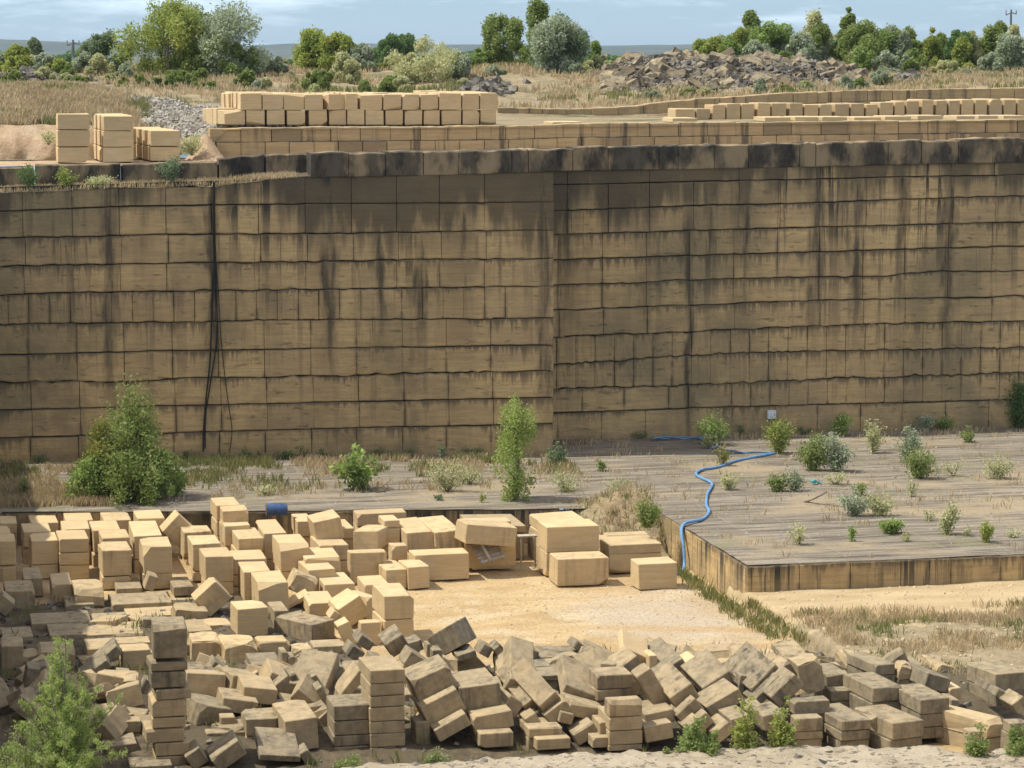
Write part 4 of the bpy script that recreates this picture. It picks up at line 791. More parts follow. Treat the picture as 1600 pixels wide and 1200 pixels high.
# stony rubble bed under the heaps; its dark colour stands in for gap shade
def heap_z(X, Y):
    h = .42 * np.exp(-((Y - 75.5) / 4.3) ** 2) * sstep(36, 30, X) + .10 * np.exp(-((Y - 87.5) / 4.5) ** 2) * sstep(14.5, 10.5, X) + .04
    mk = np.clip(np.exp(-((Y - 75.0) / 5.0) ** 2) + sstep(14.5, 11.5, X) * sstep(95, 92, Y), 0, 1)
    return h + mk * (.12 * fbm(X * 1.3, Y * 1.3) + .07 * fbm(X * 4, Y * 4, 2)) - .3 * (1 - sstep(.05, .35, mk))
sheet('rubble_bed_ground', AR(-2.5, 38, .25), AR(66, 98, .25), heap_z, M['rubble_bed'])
def chunks(name, pts, mat, seed, label=None, cat=None, ksz=(1, .7, .5), kind='stuff'):
    V = []; Fc = []; r = random.Random(seed); cube = [(-.5, -.5, -.5), (.5, -.5, -.5), (.5, .5, -.5), (-.5, .5, -.5), (-.5, -.5, .5), (.5, -.5, .5), (.5, .5, .5), (-.5, .5, .5)]
    fs = ((0, 3, 2, 1), (4, 5, 6, 7), (0, 1, 5, 4), (1, 2, 6, 5), (2, 3, 7, 6), (3, 0, 4, 7))
    for X, Y, Z, s in pts:
        e = Euler((r.uniform(-.6, .6), r.uniform(-.6, .6), r.uniform(0, 6.3))).to_matrix(); b = len(V); k = [q * s * r.uniform(.6, 1.3) for q in ksz]
        for c in cube: V.append(tuple(Vector((X, Y, Z)) + e @ Vector([c[i] * k[i] * r.uniform(.7, 1.1) for i in range(3)])))
        Fc += [tuple(b + i for i in q) for q in fs]
    o = meshobj(name, V, Fc, mat); tag(o, label, cat, kind=kind); return o
pts = []
for i in range(1700):
    if i % 3: X = rng.uniform(1, 36); Y = rng.gauss(77.5, 3.0)
    else: X = rng.uniform(1, 14); Y = rng.uniform(80, 94)
    z = float(heap_z(np.array([X]), np.array([Y]))[0])
    if z > .02: pts.append((X, Y, z, rng.uniform(.06, .34)))
chunks('broken_stone', pts, M['rubble_stone'], 4, 'small broken stone lying between the tumbled blocks', 'rubble')
pts = [(X, Y, float(z_yard(np.array([X]), np.array([Y]))[0]) + .01, rng.choice((.015, .02, .03, .05)) * rng.uniform(.6, 1.3)) for X, Y in ((rng.uniform(12, 28), rng.uniform(78, 98)) for _ in range(3500))]
tag(pebbles('yard_pebbles', pts, M['pale_pebble'], .6, seed=3), 'gravel scattered over the sandy yard', 'gravel')
pts = [(X, Y, float(z_floor(np.array([X]), np.array([Y]))[0]) + .01, rng.choice((.02, .03, .05, .09)) * rng.uniform(.6, 1.3)) for X, Y in ((rng.uniform(3, 52), rng.uniform(90, 116)) for _ in range(1200)) if (X > 28.3 or Y > float(EDGE(X)) + .2)]
tag(pebbles('floor_pebbles', pts, M['scree_stone'], .6, seed=5), 'loose stones scattered over the sawn quarry floor', 'gravel')
pts = [(X, Y, float(z_bench(np.array([X]), np.array([Y]))[0]) + .01, rng.choice((.02, .03, .05, .08)) * rng.uniform(.6, 1.3)) for X, Y in ((rng.uniform(28.2, 42), rng.uniform(74, 88)) for _ in range(1800))]
tag(pebbles('bench_pebbles', pts, M['pale_pebble'], .6, seed=6), 'pebbles in the dry soil before the platform', 'gravel')
# ================================================================ palletised blocks on the terraces
def fresh(x0, y0, x1, y1, Y, d=1.3, z=None, label='', cat='stone block', group='', tone=.03, yaw=0, warm=None):
    P = aty((x0 + x1) / 2, (y0 + y1) / 2, Y); s = scale_at(P); W = (x1 - x0) / s; Hh = (y1 - y0) / s
    sid[0] += 1; o = bpy.data.objects.new('sawn_block', block_mesh(W, d, Hh, 0, sid[0] * 5)); COL.objects.link(o)
    o.rotation_euler = (0, 0, R(yaw + rng.uniform(-1, 1))); o.location = (P[0], P[1] + d / 2, P[2] if z is None else z)
    o.color = (tone, 0, rng.uniform(.2, .9) if warm is None else warm, 1); tag(o, label, cat, group); return o
def pallet(x0, x1, y, Y, label, d=1.2, n=3, group='timber pallets under the stacked blocks'):
    a = aty(x0, y, Y); b = aty(x1, y, Y); z1 = a[2] + .0; r_ = empty('timber_pallet', ((a[0] + b[0]) / 2, Y + d / 2, z1 - .12)); W = b[0] - a[0]
    for i in range(n):
        V, Fc = boxv(-W / 2 + (W - .12) * i / (n - 1), -W / 2 + (W - .12) * i / (n - 1) + .12, -d / 2, d / 2, 0, .08); meshobj('bearer', V, Fc, M['dark_timber'], r_)
    for i in range(4):
        V, Fc = boxv(-W / 2, W / 2, -d / 2 + i * (d - .1) / 3, -d / 2 + i * (d - .1) / 3 + .1, .083, .108); meshobj('deck_board', V, Fc, M['dark_timber'], r_)
    tag(r_, label, 'pallet', group); return r_
G1 = 'sawn blocks stacked on the upper terrace'
lowx = [(347, 381), (385, 414), (417.5, 445), (449, 477.5), (482.5, 511), (515, 541), (542.5, 570), (571.5, 600), (602.5, 630), (632.5, 660), (662.5, 687.5), (690, 721), (723, 749), (751, 776)]
upx = [(376, 409), (410, 442.5), (443.5, 475), (476, 505), (507.5, 537.5), (539, 559), (562.5, 597.5), (599, 627.5), (629, 656), (657.5, 685), (686, 721), (722.5, 749), (750, 778.5)]
for i, (a, b) in enumerate(lowx):
    fresh(a, 172.5, b, 195, 126.2, 1.3, label=f'{ordw(i)} block from left in the lower front row of the long terrace stack', group=G1, yaw=8 if i == 0 else 0)
    pallet(a, b, 195.0, 126.2, f'dark timber pallet under the {ordw(i)} lower block of the long terrace stack')
for i, (a, b) in enumerate(upx):
    yt = 147 + (-1.5, 0, 0, .5, 0, -1, 0, .5, .5, .5, -1.5, -1, -1.5)[i]
    fresh(a, yt, b, 171.3, 126.2, 1.3, label=f'{ordw(i)} block from left in the upper front row of the long terrace stack', group=G1, yaw=14 if i == 4 else 0)
    for k in (1, 2, 3):
        P = aty(0, 0, 126.2); o = fresh(a, yt, b, 171.3, 126.2, 1.3, label=f'{ordw(i)} from left in the {ORD[k]} deep upper row of the long terrace stack', group=G1)
        o.location.y += k * 1.75; o.location.z += rng.uniform(-.03, .03)
for i, (a, b, dy, yt, yb) in enumerate(((338, 352, 1.8, 169, 195), (331, 346, 3.4, 169, 194), (326, 340, 5.0, 169.5, 193), (321, 335, 6.6, 170, 192.5))):
    fresh(a, yt, b + 14, yb, 126.2 + dy, 1.3, label=f'lower block at the left end of the long terrace stack, {ORD[i + 1]} from the front', group=G1)
for i, (a, b, dy) in enumerate(((370, 385, 2), (357, 372, 3.8), (350, 366, 5.4))):
    fresh(a, 146, b + 14, 169, 126.2 + dy, 1.3, label=f'upper block at the left end of the long terrace stack, {ORD[i + 1]} from the front', group=G1)
for c, (a, b, ys_, Y, deep, lab) in enumerate(((90.5, 140, (177.5, 203, 229.5, 254), 120.9, 1, 'leftmost three-high stack'), (161.5, 208, (180.5, 204.5, 230, 254), 120.9, 3, 'middle three-high stack'), (235, 282, (203.5, 229, 252), 121.2, 4, 'right-hand two-high stack'))):
    for k in range(deep):
        for j in range(len(ys_) - 1):
            o = fresh(a, ys_[j] + .6, b, ys_[j + 1] - .6, Y, 1.4, label=f"{('top', 'second', 'third')[j]} block, {ORD[k]} from the front, of the {lab} on the left terrace", group='sawn blocks in the three left terrace stacks')
            o.location.y += 1.65 * k; o.location.x -= (.05, .05, .12)[c] * k
# short row of blocks and pale slabs on the first tier
G2 = 'blocks set out along the first tier on the right'
for i, (a, b, yt, yb) in enumerate(((1055, 1087, 170, 190), (1088, 1110, 170, 187), (1113, 1134, 164, 189), (1135, 1157, 162, 189), (1158, 1179, 162, 189), (1183, 1204, 161, 189), (1206, 1229, 161, 189), (1233, 1255, 161, 189), (1257, 1279, 163, 188), (1280, 1300, 163, 188), (1304, 1327, 162, 189), (1329, 1351, 162, 188), (1353, 1372, 163, 188), (1374, 1396, 160, 188), (1398, 1414, 159, 188), (1416, 1436, 158, 187), (1440, 1459, 156, 186), (1462, 1480, 157, 184), (1482, 1500, 157, 184), (1502, 1522, 156, 183), (1524, 1543, 156, 183), (1545, 1566, 155, 183), (1568, 1588, 156, 183), (1590, 1612, 155, 182))):
    fresh(a, yt, b, yb, 133.0, 1.5 if i < 15 else 2.4, label=f'weathered tan block, {ordw(i)} from left in the row standing on the first tier', group=G2, tone=rng.uniform(.05, .4), warm=1)
for i, (a, b, yt, yb) in enumerate(((862, 910, 190.5, 196), (1050, 1090, 184.5, 191), (1194, 1236, 183, 190), (1241, 1280, 182.5, 189), (1284, 1325, 182.5, 189), (1334, 1378, 183, 189), (1382, 1425, 181.5, 188), (1432, 1474, 180.5, 187), (1494, 1524, 181, 186.5), (1527, 1560, 180.5, 186), (1567, 1602, 180.5, 186))):
    fresh(a, yt, b, yb, 128.0, 1.8, label=f'thin pale slab, {ordw(i)} from left along the top of the first tier', group='pale slabs along the first tier', tone=0, warm=0)
# ================================================================ rubble heap and scree
def rub(px, py, Y, s): P = aty(px, py, Y); return (P[0], P[1], P[2], s)
def z_heap2(X, Y):
    px = 800 + F * np.tan(np.arctan2(X, Y) - YAW); top = np.interp(px, [900, 940, 990, 1040, 1150, 1260, 1300, 1360], [0, .35, .75, .8, .8, .62, .4, 0])
    return up(X, Y) - .1 + top * np.exp(-((Y - 163) / 7.5) ** 2) * 1.0 + .12 * fbm(X * .9, Y * .9)
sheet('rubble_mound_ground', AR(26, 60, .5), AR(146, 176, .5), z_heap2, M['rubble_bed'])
hr = random.Random(91); pts = []; hm = []
def hpx(X, Y): return 800 + F * math.tan(math.atan2(X, Y) - YAW)
while len(pts) < 2600:
    Y = hr.uniform(148, 168); X = hr.uniform(30, 58); q = hpx(X, Y)
    if q < 930 or q > 1345 or (Y < 153 and hr.random() < .5): continue
    pts.append((X, Y, float(z_heap2(np.array([X]), np.array([Y]))[0]) + hr.uniform(-.05, .12), hr.uniform(.12, .5) * min(1, (q - 900) / 120)))
chunks('rubble', pts, M['rubble_stone'], 8, 'heap of small dark broken stone on the skyline right of centre', 'rubble heap', (1, .9, .45))
for i in range(130):
    while True:
        Y = hr.uniform(149, 166); X = hr.uniform(30, 58); q = hpx(X, Y)
        if 935 < q < 1340: break
    sz = hr.uniform(.45, 1.1); o = bpy.data.objects.new('stone_slab', block_mesh(sz, sz * hr.uniform(.6, 1), sz * hr.uniform(.25, .55), hr.choice((1, 2)), i)); COL.objects.link(o)
    o.location = (X, Y, float(z_heap2(np.array([X]), np.array([Y]))[0]) + .15 * sz); o.rotation_euler = (hr.uniform(-.5, .7), hr.uniform(-.7, .7), hr.uniform(-.8, .8)); o.color = (hr.uniform(.85, 1), hr.uniform(.7, 1.4), .3, 1); hm.append((q, o))
for i, (px, o) in enumerate(hm): tag(o, 'dark grey broken slab lying in the rubble heap on the skyline right of centre', 'stone slab', 'slabs in the skyline rubble heap')
for lab, cx, y0, y1, wd, n, Yr in (('left', 55, 118, 150, 130, 260, (150, 158)), ('centre', 760, 118, 142, 80, 120, (150, 158)), ('right', 1420, 112, 132, 60, 90, (150, 156))):
    pts = [rub(cx + rng.uniform(-wd / 2, wd / 2), 0, 150, 0) for _ in range(0)]
    for i in range(n):
        px = cx + rng.gauss(0, wd * .28); Y = rng.uniform(*Yr); P = aty(px, 120, Y); pts.append((P[0], P[1], upz(P[0], P[1]) + rng.uniform(0, .35) * math.exp(-((px - cx) / (wd * .3)) ** 2), rng.uniform(.2, .8)))
    chunks('rubble', pts, M['rubble_stone'], n, f'scattered dark broken stone on the upper ground at {lab}', 'rubble', (1, .9, .4))
pts = []
for i in range(3000):
    px = rng.uniform(165, 335); Y = rng.uniform(128, 141); P = aty(px, 100, Y); pts.append((P[0], P[1], upz(P[0], P[1]) + .02, rng.uniform(.08, .3)))
chunks('scree', pts, M['scree_stone'], 14, 'bank of pale grey scree behind the left terrace stacks', 'scree', (1, .8, .6))
# sandy bank face at left end of the terrace
V = []; Fc = []; nx, nz = 60, 10
for i in range(nx):
    X = 3 + 6.6 * i / (nx - 1); 
    for j in range(nz):
        t = j / (nz - 1); z = 14.15 + (1.62 + .12 * float(fbm(X * .9, 3))) * t * (1 - .55 * sstep(8.2, 9.6, X)); V.append((X, 125.2 + 1.4 * t ** 1.6 + .45 * float(fbm(X * 1.1, z * 1.4)), z))
for i in range(nx - 1):
    for j in range(nz - 1): a = i * nz + j; Fc.append((a, a + nz, a + nz + 1, a + 1))
for j in range(1): pass
o = meshobj('sand_bank', V, Fc, M['sand_bank'], smooth=True); tag(o, 'bare pinkish sand bank cut at the far left of the terrace', 'sand bank', kind='structure')
# dirt heap in the corner of yard and platform
c = atz(965, 806, 1.2); X0, Y0 = c[0], c[1]
n = 64; V = []; Fc = []
for i in range(n):
    for j in range(n):
        x = X0 - 4.2 + 6.4 * i / (n - 1); y = Y0 - 4.5 + 7.5 * j / (n - 1)
        e = y - float(EDGE(x)); z = 1.62 * float(sstep(-3.4 + 1.2 * float(fbm(x * .6, 4.4)), .1, e)) * float(sstep(X0 - 3.6, X0 - .6, x + .5 * float(fbm(y * .9, 2.2)))) * float(1 - sstep(1.2, 3.2, e))
        z += .55 * math.exp(-((x - X0 - .7) / 1.1) ** 2 - ((y - Y0 - .9) / 1.0) ** 2) + .3 * float(fbm(x * 1.1, y * 1.1)) * min(1, z + .2) + .2 * float(fbm(x * 3.5, y * 3.5, 4)) - .1
        V.append((min(x, 27.95), y, z + (.9 if y > float(EDGE(x)) and False else 0)))
for i in range(n - 1):
    for j in range(n - 1): a = i * n + j; Fc.append((a, a + n, a + n + 1, a + 1))
tag(meshobj('dirt_heap', V, Fc, M['dirt_heap_soil'], smooth=True), 'heap of sandy soil spilled in the corner beside the platform', 'dirt heap')
heap_pts = [v for v in V if v[2] > .35]
# ================================================================ small things
def curve_pts(pts, n=8):
    pts = [Vector(p) for p in pts]; o = []
    for i in range(len(pts) - 1):
        p0, p1, p2, p3 = pts[max(i - 1, 0)], pts[i], pts[i + 1], pts[min(i + 2, len(pts) - 1)]
        for k in range(n):
            t = k / n; o.append(.5 * ((2 * p1) + (p2 - p0) * t + (2 * p0 - 5 * p1 + 4 * p2 - p3) * t * t + (3 * p1 - p0 - 3 * p2 + p3) * t ** 3))
    o.append(pts[-1]); return o
hp = [tuple(atz(x, y, 1.56)) for x, y in ((1212, 708), (1185, 713), (1150, 720), (1125, 729), (1100, 733), (1088, 739), (1092, 745), (1108, 752), (1113, 758), (1106, 770), (1104, 778), (1104, 790), (1108, 798), (1104, 806), (1095, 812), (1078, 819))]
hp[-1] = (28.15, hp[-1][1], 1.60); y0 = hp[-1][1]
hp += [(27.83, y0 - .6, 1.42), (27.80, y0 - 1.0, .9), (27.78, y0 - 1.2, .35), (27.6, y0 - 1.6, .08), (27.3, y0 - 1.9, .07)]
V, Fc = tube([(curve_pts(hp, 6), .06)], 8); o = meshobj('water_hose', V, Fc, M['blue_plastic'], smooth=True); tag(o, 'thick blue hose winding across the platform and down its left face', 'hose')
cpts = []
for k in range(5):
    ph = rng.uniform(0, 6)
    cpts.append((curve_pts([tuple(atz(1020 + 16 * i + rng.uniform(-3, 3), 684 + 1.6 * math.sin(i * 1.9 + ph), 1.56 + .03 * k)) for i in range(6)], 4), .03))
cpts.append((curve_pts([tuple(atz(x, y, 1.56)) for x, y in ((1090, 686), (1112, 690), (1121, 696), (1113, 700), (1106, 697))], 5), .035))
cpts.append((curve_pts([tuple(atz(x, y, 1.56)) for x, y in ((1135, 703), (1160, 707), (1185, 706), (1205, 707))], 5), .035))
V, Fc = tube(cpts, 6); tag(meshobj('water_pipe', V, Fc, M['blue_plastic'], smooth=True), 'tangle of thin blue pipes lying along the foot of the right quarry face', 'pipe')
# drum
P = atz(434, 808, 1.5); dr = empty('drum', (P[0], P[1] + .3, 1.75)); dr.rotation_euler = (0, 0, R(-4)); dr.scale = (.92, .84, .84); n = 24
def lathe_x(prof):
    V = []; Fc = []
    for x, r_ in prof:
        for k in range(n): t = 2 * math.pi * k / n; V.append((x, r_ * math.cos(t), r_ * math.sin(t)))
    for i in range(len(prof) - 1):
        for k in range(n): k2 = (k + 1) % n; Fc.append((i * n + k, i * n + k2, (i + 1) * n + k2, (i + 1) * n + k))
    Fc += [tuple(range(n)), tuple(range(len(prof) * n - 1, (len(prof) - 1) * n - 1, -1))]; return V, Fc
V, Fc = lathe_x([(-.42, .27), (-.42, .285), (-.15, .285), (-.13, .30), (-.11, .285), (.11, .285), (.13, .30), (.15, .285), (.42, .285), (.42, .27)]); meshobj('barrel', V, Fc, M['drum_blue'], dr)
for x in (-.425, .425):
    V, Fc = lathe_x([(x - .02, .295), (x - .02, .302), (x + .02, .302), (x + .02, .295)]); meshobj('rim', V, Fc, M['rust_hoop'], dr)
tag(dr, 'faded blue steel drum lying on its side at the edge of the upper floor', 'drum')
# electrical box on the right face
P = onwall(1204, 647, *WR); bx = empty('electrical_box', (P[0], P[1] - .12, P[2])); 
V, Fc = boxv(-.2, .2, -.1, .06, -.2, .2); meshobj('cabinet', V, Fc, M['box_white'], bx); V, Fc = boxv(-.17, .17, -.115, -.103, -.17, .17); meshobj('door', V, Fc, M['box_white'], bx)
V, Fc = boxv(.1, .13, -.13, -.117, -.03, .03); meshobj('latch', V, Fc, M['rust_hoop'], bx); V, Fc = tube([([(0, -.03, -.203), (.02, -.03, -.6), (.1, -.04, -1.3)], .025)], 6); meshobj('conduit', V, Fc, M['black_rubber'], bx)
tag(bx, 'small white electrical box fixed low on the right quarry face', 'electrical box')
# hanging cables
def cable(pp, r_, off=.1): return (curve_pts([(lambda q: (q[0], q[1] - off, q[2]))(onwall(x, y, *WL)) for x, y in pp], 6), r_)
for nm, pp, r_, lab in (('a', [(333, 284), (333, 350), (334, 420), (331, 480), (328, 560), (322, 620), (318, 670), (317, 705)], .035, 'black cable hanging down the left face, the leftmost strand'), ('b', [(334, 284), (335, 370), (338, 450), (338, 530), (328, 600), (321, 650), (320, 700)], .03, 'black cable hanging down the left face, crossing the leftmost strand'),
                        ('c', [(335, 284), (336, 380), (341, 460), (346, 540), (355, 620), (362, 670), (358, 706)], .02, 'thin black cable bowing to the right down the left face'), ('d', [(333, 284), (334, 360), (336, 430), (339, 500), (338, 550)], .03, 'short black cable ending halfway down the left face')):
    V, Fc = tube([cable(pp, r_)], 6); tag(meshobj('cable', V, Fc, M['black_rubber']), lab, 'cable', 'black cables on the left face')
# broken pallet between the big blocks
P = atz(762, 873, 0); P = aty(762, 862, groundY(762, 897)); bp = empty('broken_pallet', tuple(P)); bp.rotation_euler = (R(38), R(-10), R(10))
for i in range(6):
    V, Fc = boxv(-.5, .5, -.48 + .17 * i, -.37 + .17 * i, .05, .075); o = meshobj('board', V, Fc, M['old_wood'], bp); o.rotation_euler = (0, 0, R(rng.uniform(-4, 4)))
for x in (-.42, 0, .38): V, Fc = boxv(x, x + .08, -.5, .5, -.04, .047); meshobj('bearer', V, Fc, M['old_wood'], bp)
tag(bp, 'broken wooden pallet leaning among the big blocks behind the yard', 'pallet')
P = aty(758, 860, groundY(758, 900)); V, Fc = boxv(-.05, .05, -.02, .02, -.42, .42); o = meshobj('plank', V, Fc, M['old_wood'], None, tuple(P)); o.rotation_euler = (R(-15), R(-28), 0); tag(o, 'loose pale plank leaning on the broken pallet', 'plank')
P = aty(824, 838, groundY(824, 888)); tb = empty('trestle', tuple(P))
V, Fc = boxv(-.35, .35, -.2, .2, 0, .05); meshobj('top', V, Fc, M['old_wood'], tb)
for x in (-.3, .24): V, Fc = boxv(x, x + .06, -.15, -.09, -float(P[2]) + .05, -.003); meshobj('leg', V, Fc, M['old_wood'], tb)
tag(tb, 'rough wooden trestle standing between the big blocks', 'trestle')
P = atz(1276, 756, 1.55); pts = [(P[0] + rng.uniform(-.2, .2), P[1] + rng.uniform(-.1, .1), 1.58 + .03 * i, .16) for i in range(5)]
tag(chunks('plastic_sack', pts, M['turquoise_plastic'], 3, kind=None), 'crumpled turquoise plastic sack on the platform', 'sack')
sp = [tuple(atz(x, y, 1.6 + dz)) for x, y, dz in ((1256, 784, 0), (1268, 781, .1), (1280, 775, .2), (1292, 768, .35))]
V, Fc = tube([(curve_pts(sp, 3), .035), (curve_pts([sp[0], tuple(atz(1290, 788, 1.56)), tuple(atz(1312, 790, 1.55))], 3), .03)], 6); tag(meshobj('fallen_branch', V, Fc, M['bark']), 'bare fallen branch lying on the platform', 'branch')
# rusty debris near the column tree
pts = [tuple(list(atz(x, y, 1.55)[:2]) + [1.56, .12]) for x, y in ((755, 726), (762, 725), (770, 724), (612, 710), (618, 711), (842, 728))]
tag(chunks('tile_shards', pts, M['terracotta'], 9, kind=None), 'scatter of broken terracotta shards on the upper floor', 'tile shards')
# power pylons
def pylon(px, py, Y, base, lab, h_extra=0):
    P = aty(px, py, Y); r_ = empty('power_pole', (P[0], P[1], base)); H_ = P[2] - base; s = Y / F
    V, Fc = tube([([(0, 0, 0), (0, 0, H_ * .5), (0, 0, H_)], [3 * s, 2.4 * s, 1.6 * s])], 8); meshobj('pole', V, Fc, M['pylon_steel'], r_)
    V, Fc = tube([([(-9 * s, 0, H_ - 9 * s), (0, 0, H_ - 5 * s), (10 * s, 0, H_ - 7 * s)], .9 * s)], 6); meshobj('crossarm', V, Fc, M['pylon_steel'], r_)
    for k in (-9, 0, 9): V, Fc = tube([([(k * s, 0, H_ - 8 * s), (k * s, 0, H_ - 1 * s)], 1.1 * s)], 6); meshobj('insulator', V, Fc, M['insulator'], r_)
    tag(r_, lab, 'power pole', 'power poles on the skyline')
pylon(1580, 15, 260, 17.0, 'dark power pole with a crossarm at the upper right skyline'); pylon(114, 62, 420, 16.5, 'distant power pole with a crossarm on the upper left skyline')
# ================================================================ vegetation
def leafquads(C, size, nr_, flat=.0, asp=.55):
    n = len(C); d = nr_.normal(size=(n, 3)); d /= np.linalg.norm(d, axis=1)[:, None] + 1e-9
    e = nr_.normal(size=(n, 3)); e[:, 2] *= (1 - flat); e -= (e * d).sum(1)[:, None] * d; e /= np.linalg.norm(e, axis=1)[:, None] + 1e-9
    s = size * nr_.uniform(.6, 1.3, n)[:, None]; a = d * s * .5; b = e * s * .5 * asp
    return np.stack([C - a, C + b, C + a, C - b], 1)
def tree(px, ytop, ybase, wpx, Y, leaf, kind, label, nleaf=None, ls=None, cat='tree', group='trees and bushes on the skyline', density=1.0, X=None, z0=None, name=None, seed=None, shape='oval', limbs=7, nclump=None):
    P = aty(px, ybase, Y); s = Y / F; x = P[0]; zb = upz(x, Y) if z0 is None else z0; zt = aty(px, ytop, Y)[2]; H_ = max(.4, zt - zb); W = wpx * s
    g = np.random.default_rng(seed if seed is not None else int(px * 7 + ytop)); ls = ls or max(.09, .16 * s / .035)
    rt = empty(name or kind, (x, Y, zb)); base = .04 if shape != 'bush' else 0.0
    nclump = nclump or int(16 + 22 * min(1, H_ / 5)); nleaf = nleaf or int(min(14000, 2000 + 380 * (H_ / s) * (W / s) / 10) * density)
    cl = []
    for i in range(nclump):
        t = g.random(); 
        if shape == 'oval': rr = math.sin(math.pi * min(1, .12 + .83 * t)) ** .6
        elif shape == 'cone': rr = (1 - t) ** .8 * .95 + .08
        elif shape == 'column': rr = .85 * math.sin(math.pi * (.12 + .8 * t)) ** .7
        elif shape == 'bush': rr = math.sqrt(max(.03, 1 - t * t))
        else: rr = .5 + .5 * math.sin(math.pi * t)
        a = g.uniform(0, 6.28); q = g.random() ** .5 * rr * W * .5
        cl.append((q * math.cos(a), q * math.sin(a), H_ * (base + (1 - base - .07) * t)))
    cl.append((g.uniform(-.06, .06) * W, 0, H_ * .95)); cl = np.array(cl)
    r0 = min(W, H_) * (.19 if shape != 'column' else .15); rad = r0 * g.uniform(.55, 1.35, len(cl)); rad[-1] = r0 * .5
    wgt = rad ** 1.8; idx = g.choice(len(cl), nleaf, p=wgt / wgt.sum()); v = g.normal(size=(nleaf, 3)); v /= np.linalg.norm(v, axis=1)[:, None]
    rr = g.random(nleaf) ** .45; wisp = g.random(nleaf) < .12; rr = np.where(wisp, rr * g.uniform(1.0, 1.35, nleaf), rr); C = cl[idx] + v * (rad[idx] * rr)[:, None] * np.array([1, 1, 1.15 if shape != 'column' else 1.9]); C[:, 2] = np.abs(C[:, 2])
    V = leafquads(C, ls, g)
    quads('crown', V, M[leaf], rt)
    paths = []; top = H_ * .86; tr_ = max(.02, H_ * .018)
    if shape == 'bush' or shape == 'sparse': 
        for i in range(limbs): a = g.integers(0, len(cl)); c_ = cl[a]; paths.append(([(g.uniform(-.05, .05), g.uniform(-.05, .05), -.05), (c_[0] * .35, c_[1] * .35, c_[2] * .5), tuple(c_)], [tr_ * .8, tr_ * .5, tr_ * .15]))
    else:
        tp_ = [(0, 0, -.1), (g.uniform(-.03, .03) * W, 0, H_ * .3), (g.uniform(-.05, .05) * W, 0, H_ * .6), (0, 0, top)]; paths.append((tp_, [tr_ * 1.6, tr_ * 1.2, tr_ * .7, tr_ * .2]))
        for i in range(limbs):
            c_ = cl[g.integers(0, len(cl))]; h0 = max(.05 * H_, min(c_[2] * .6, top * .8)); paths.append(([(0, 0, h0), (c_[0] * .5, c_[1] * .5, (h0 + c_[2]) / 2), tuple(c_)], [tr_ * .6, tr_ * .4, tr_ * .12]))
    V, Fc = tube(paths, 5); meshobj('trunk' if shape not in ('bush', 'sparse') else 'stems', V, Fc, M['bark'], rt)
    tag(rt, label, cat, group); return rt
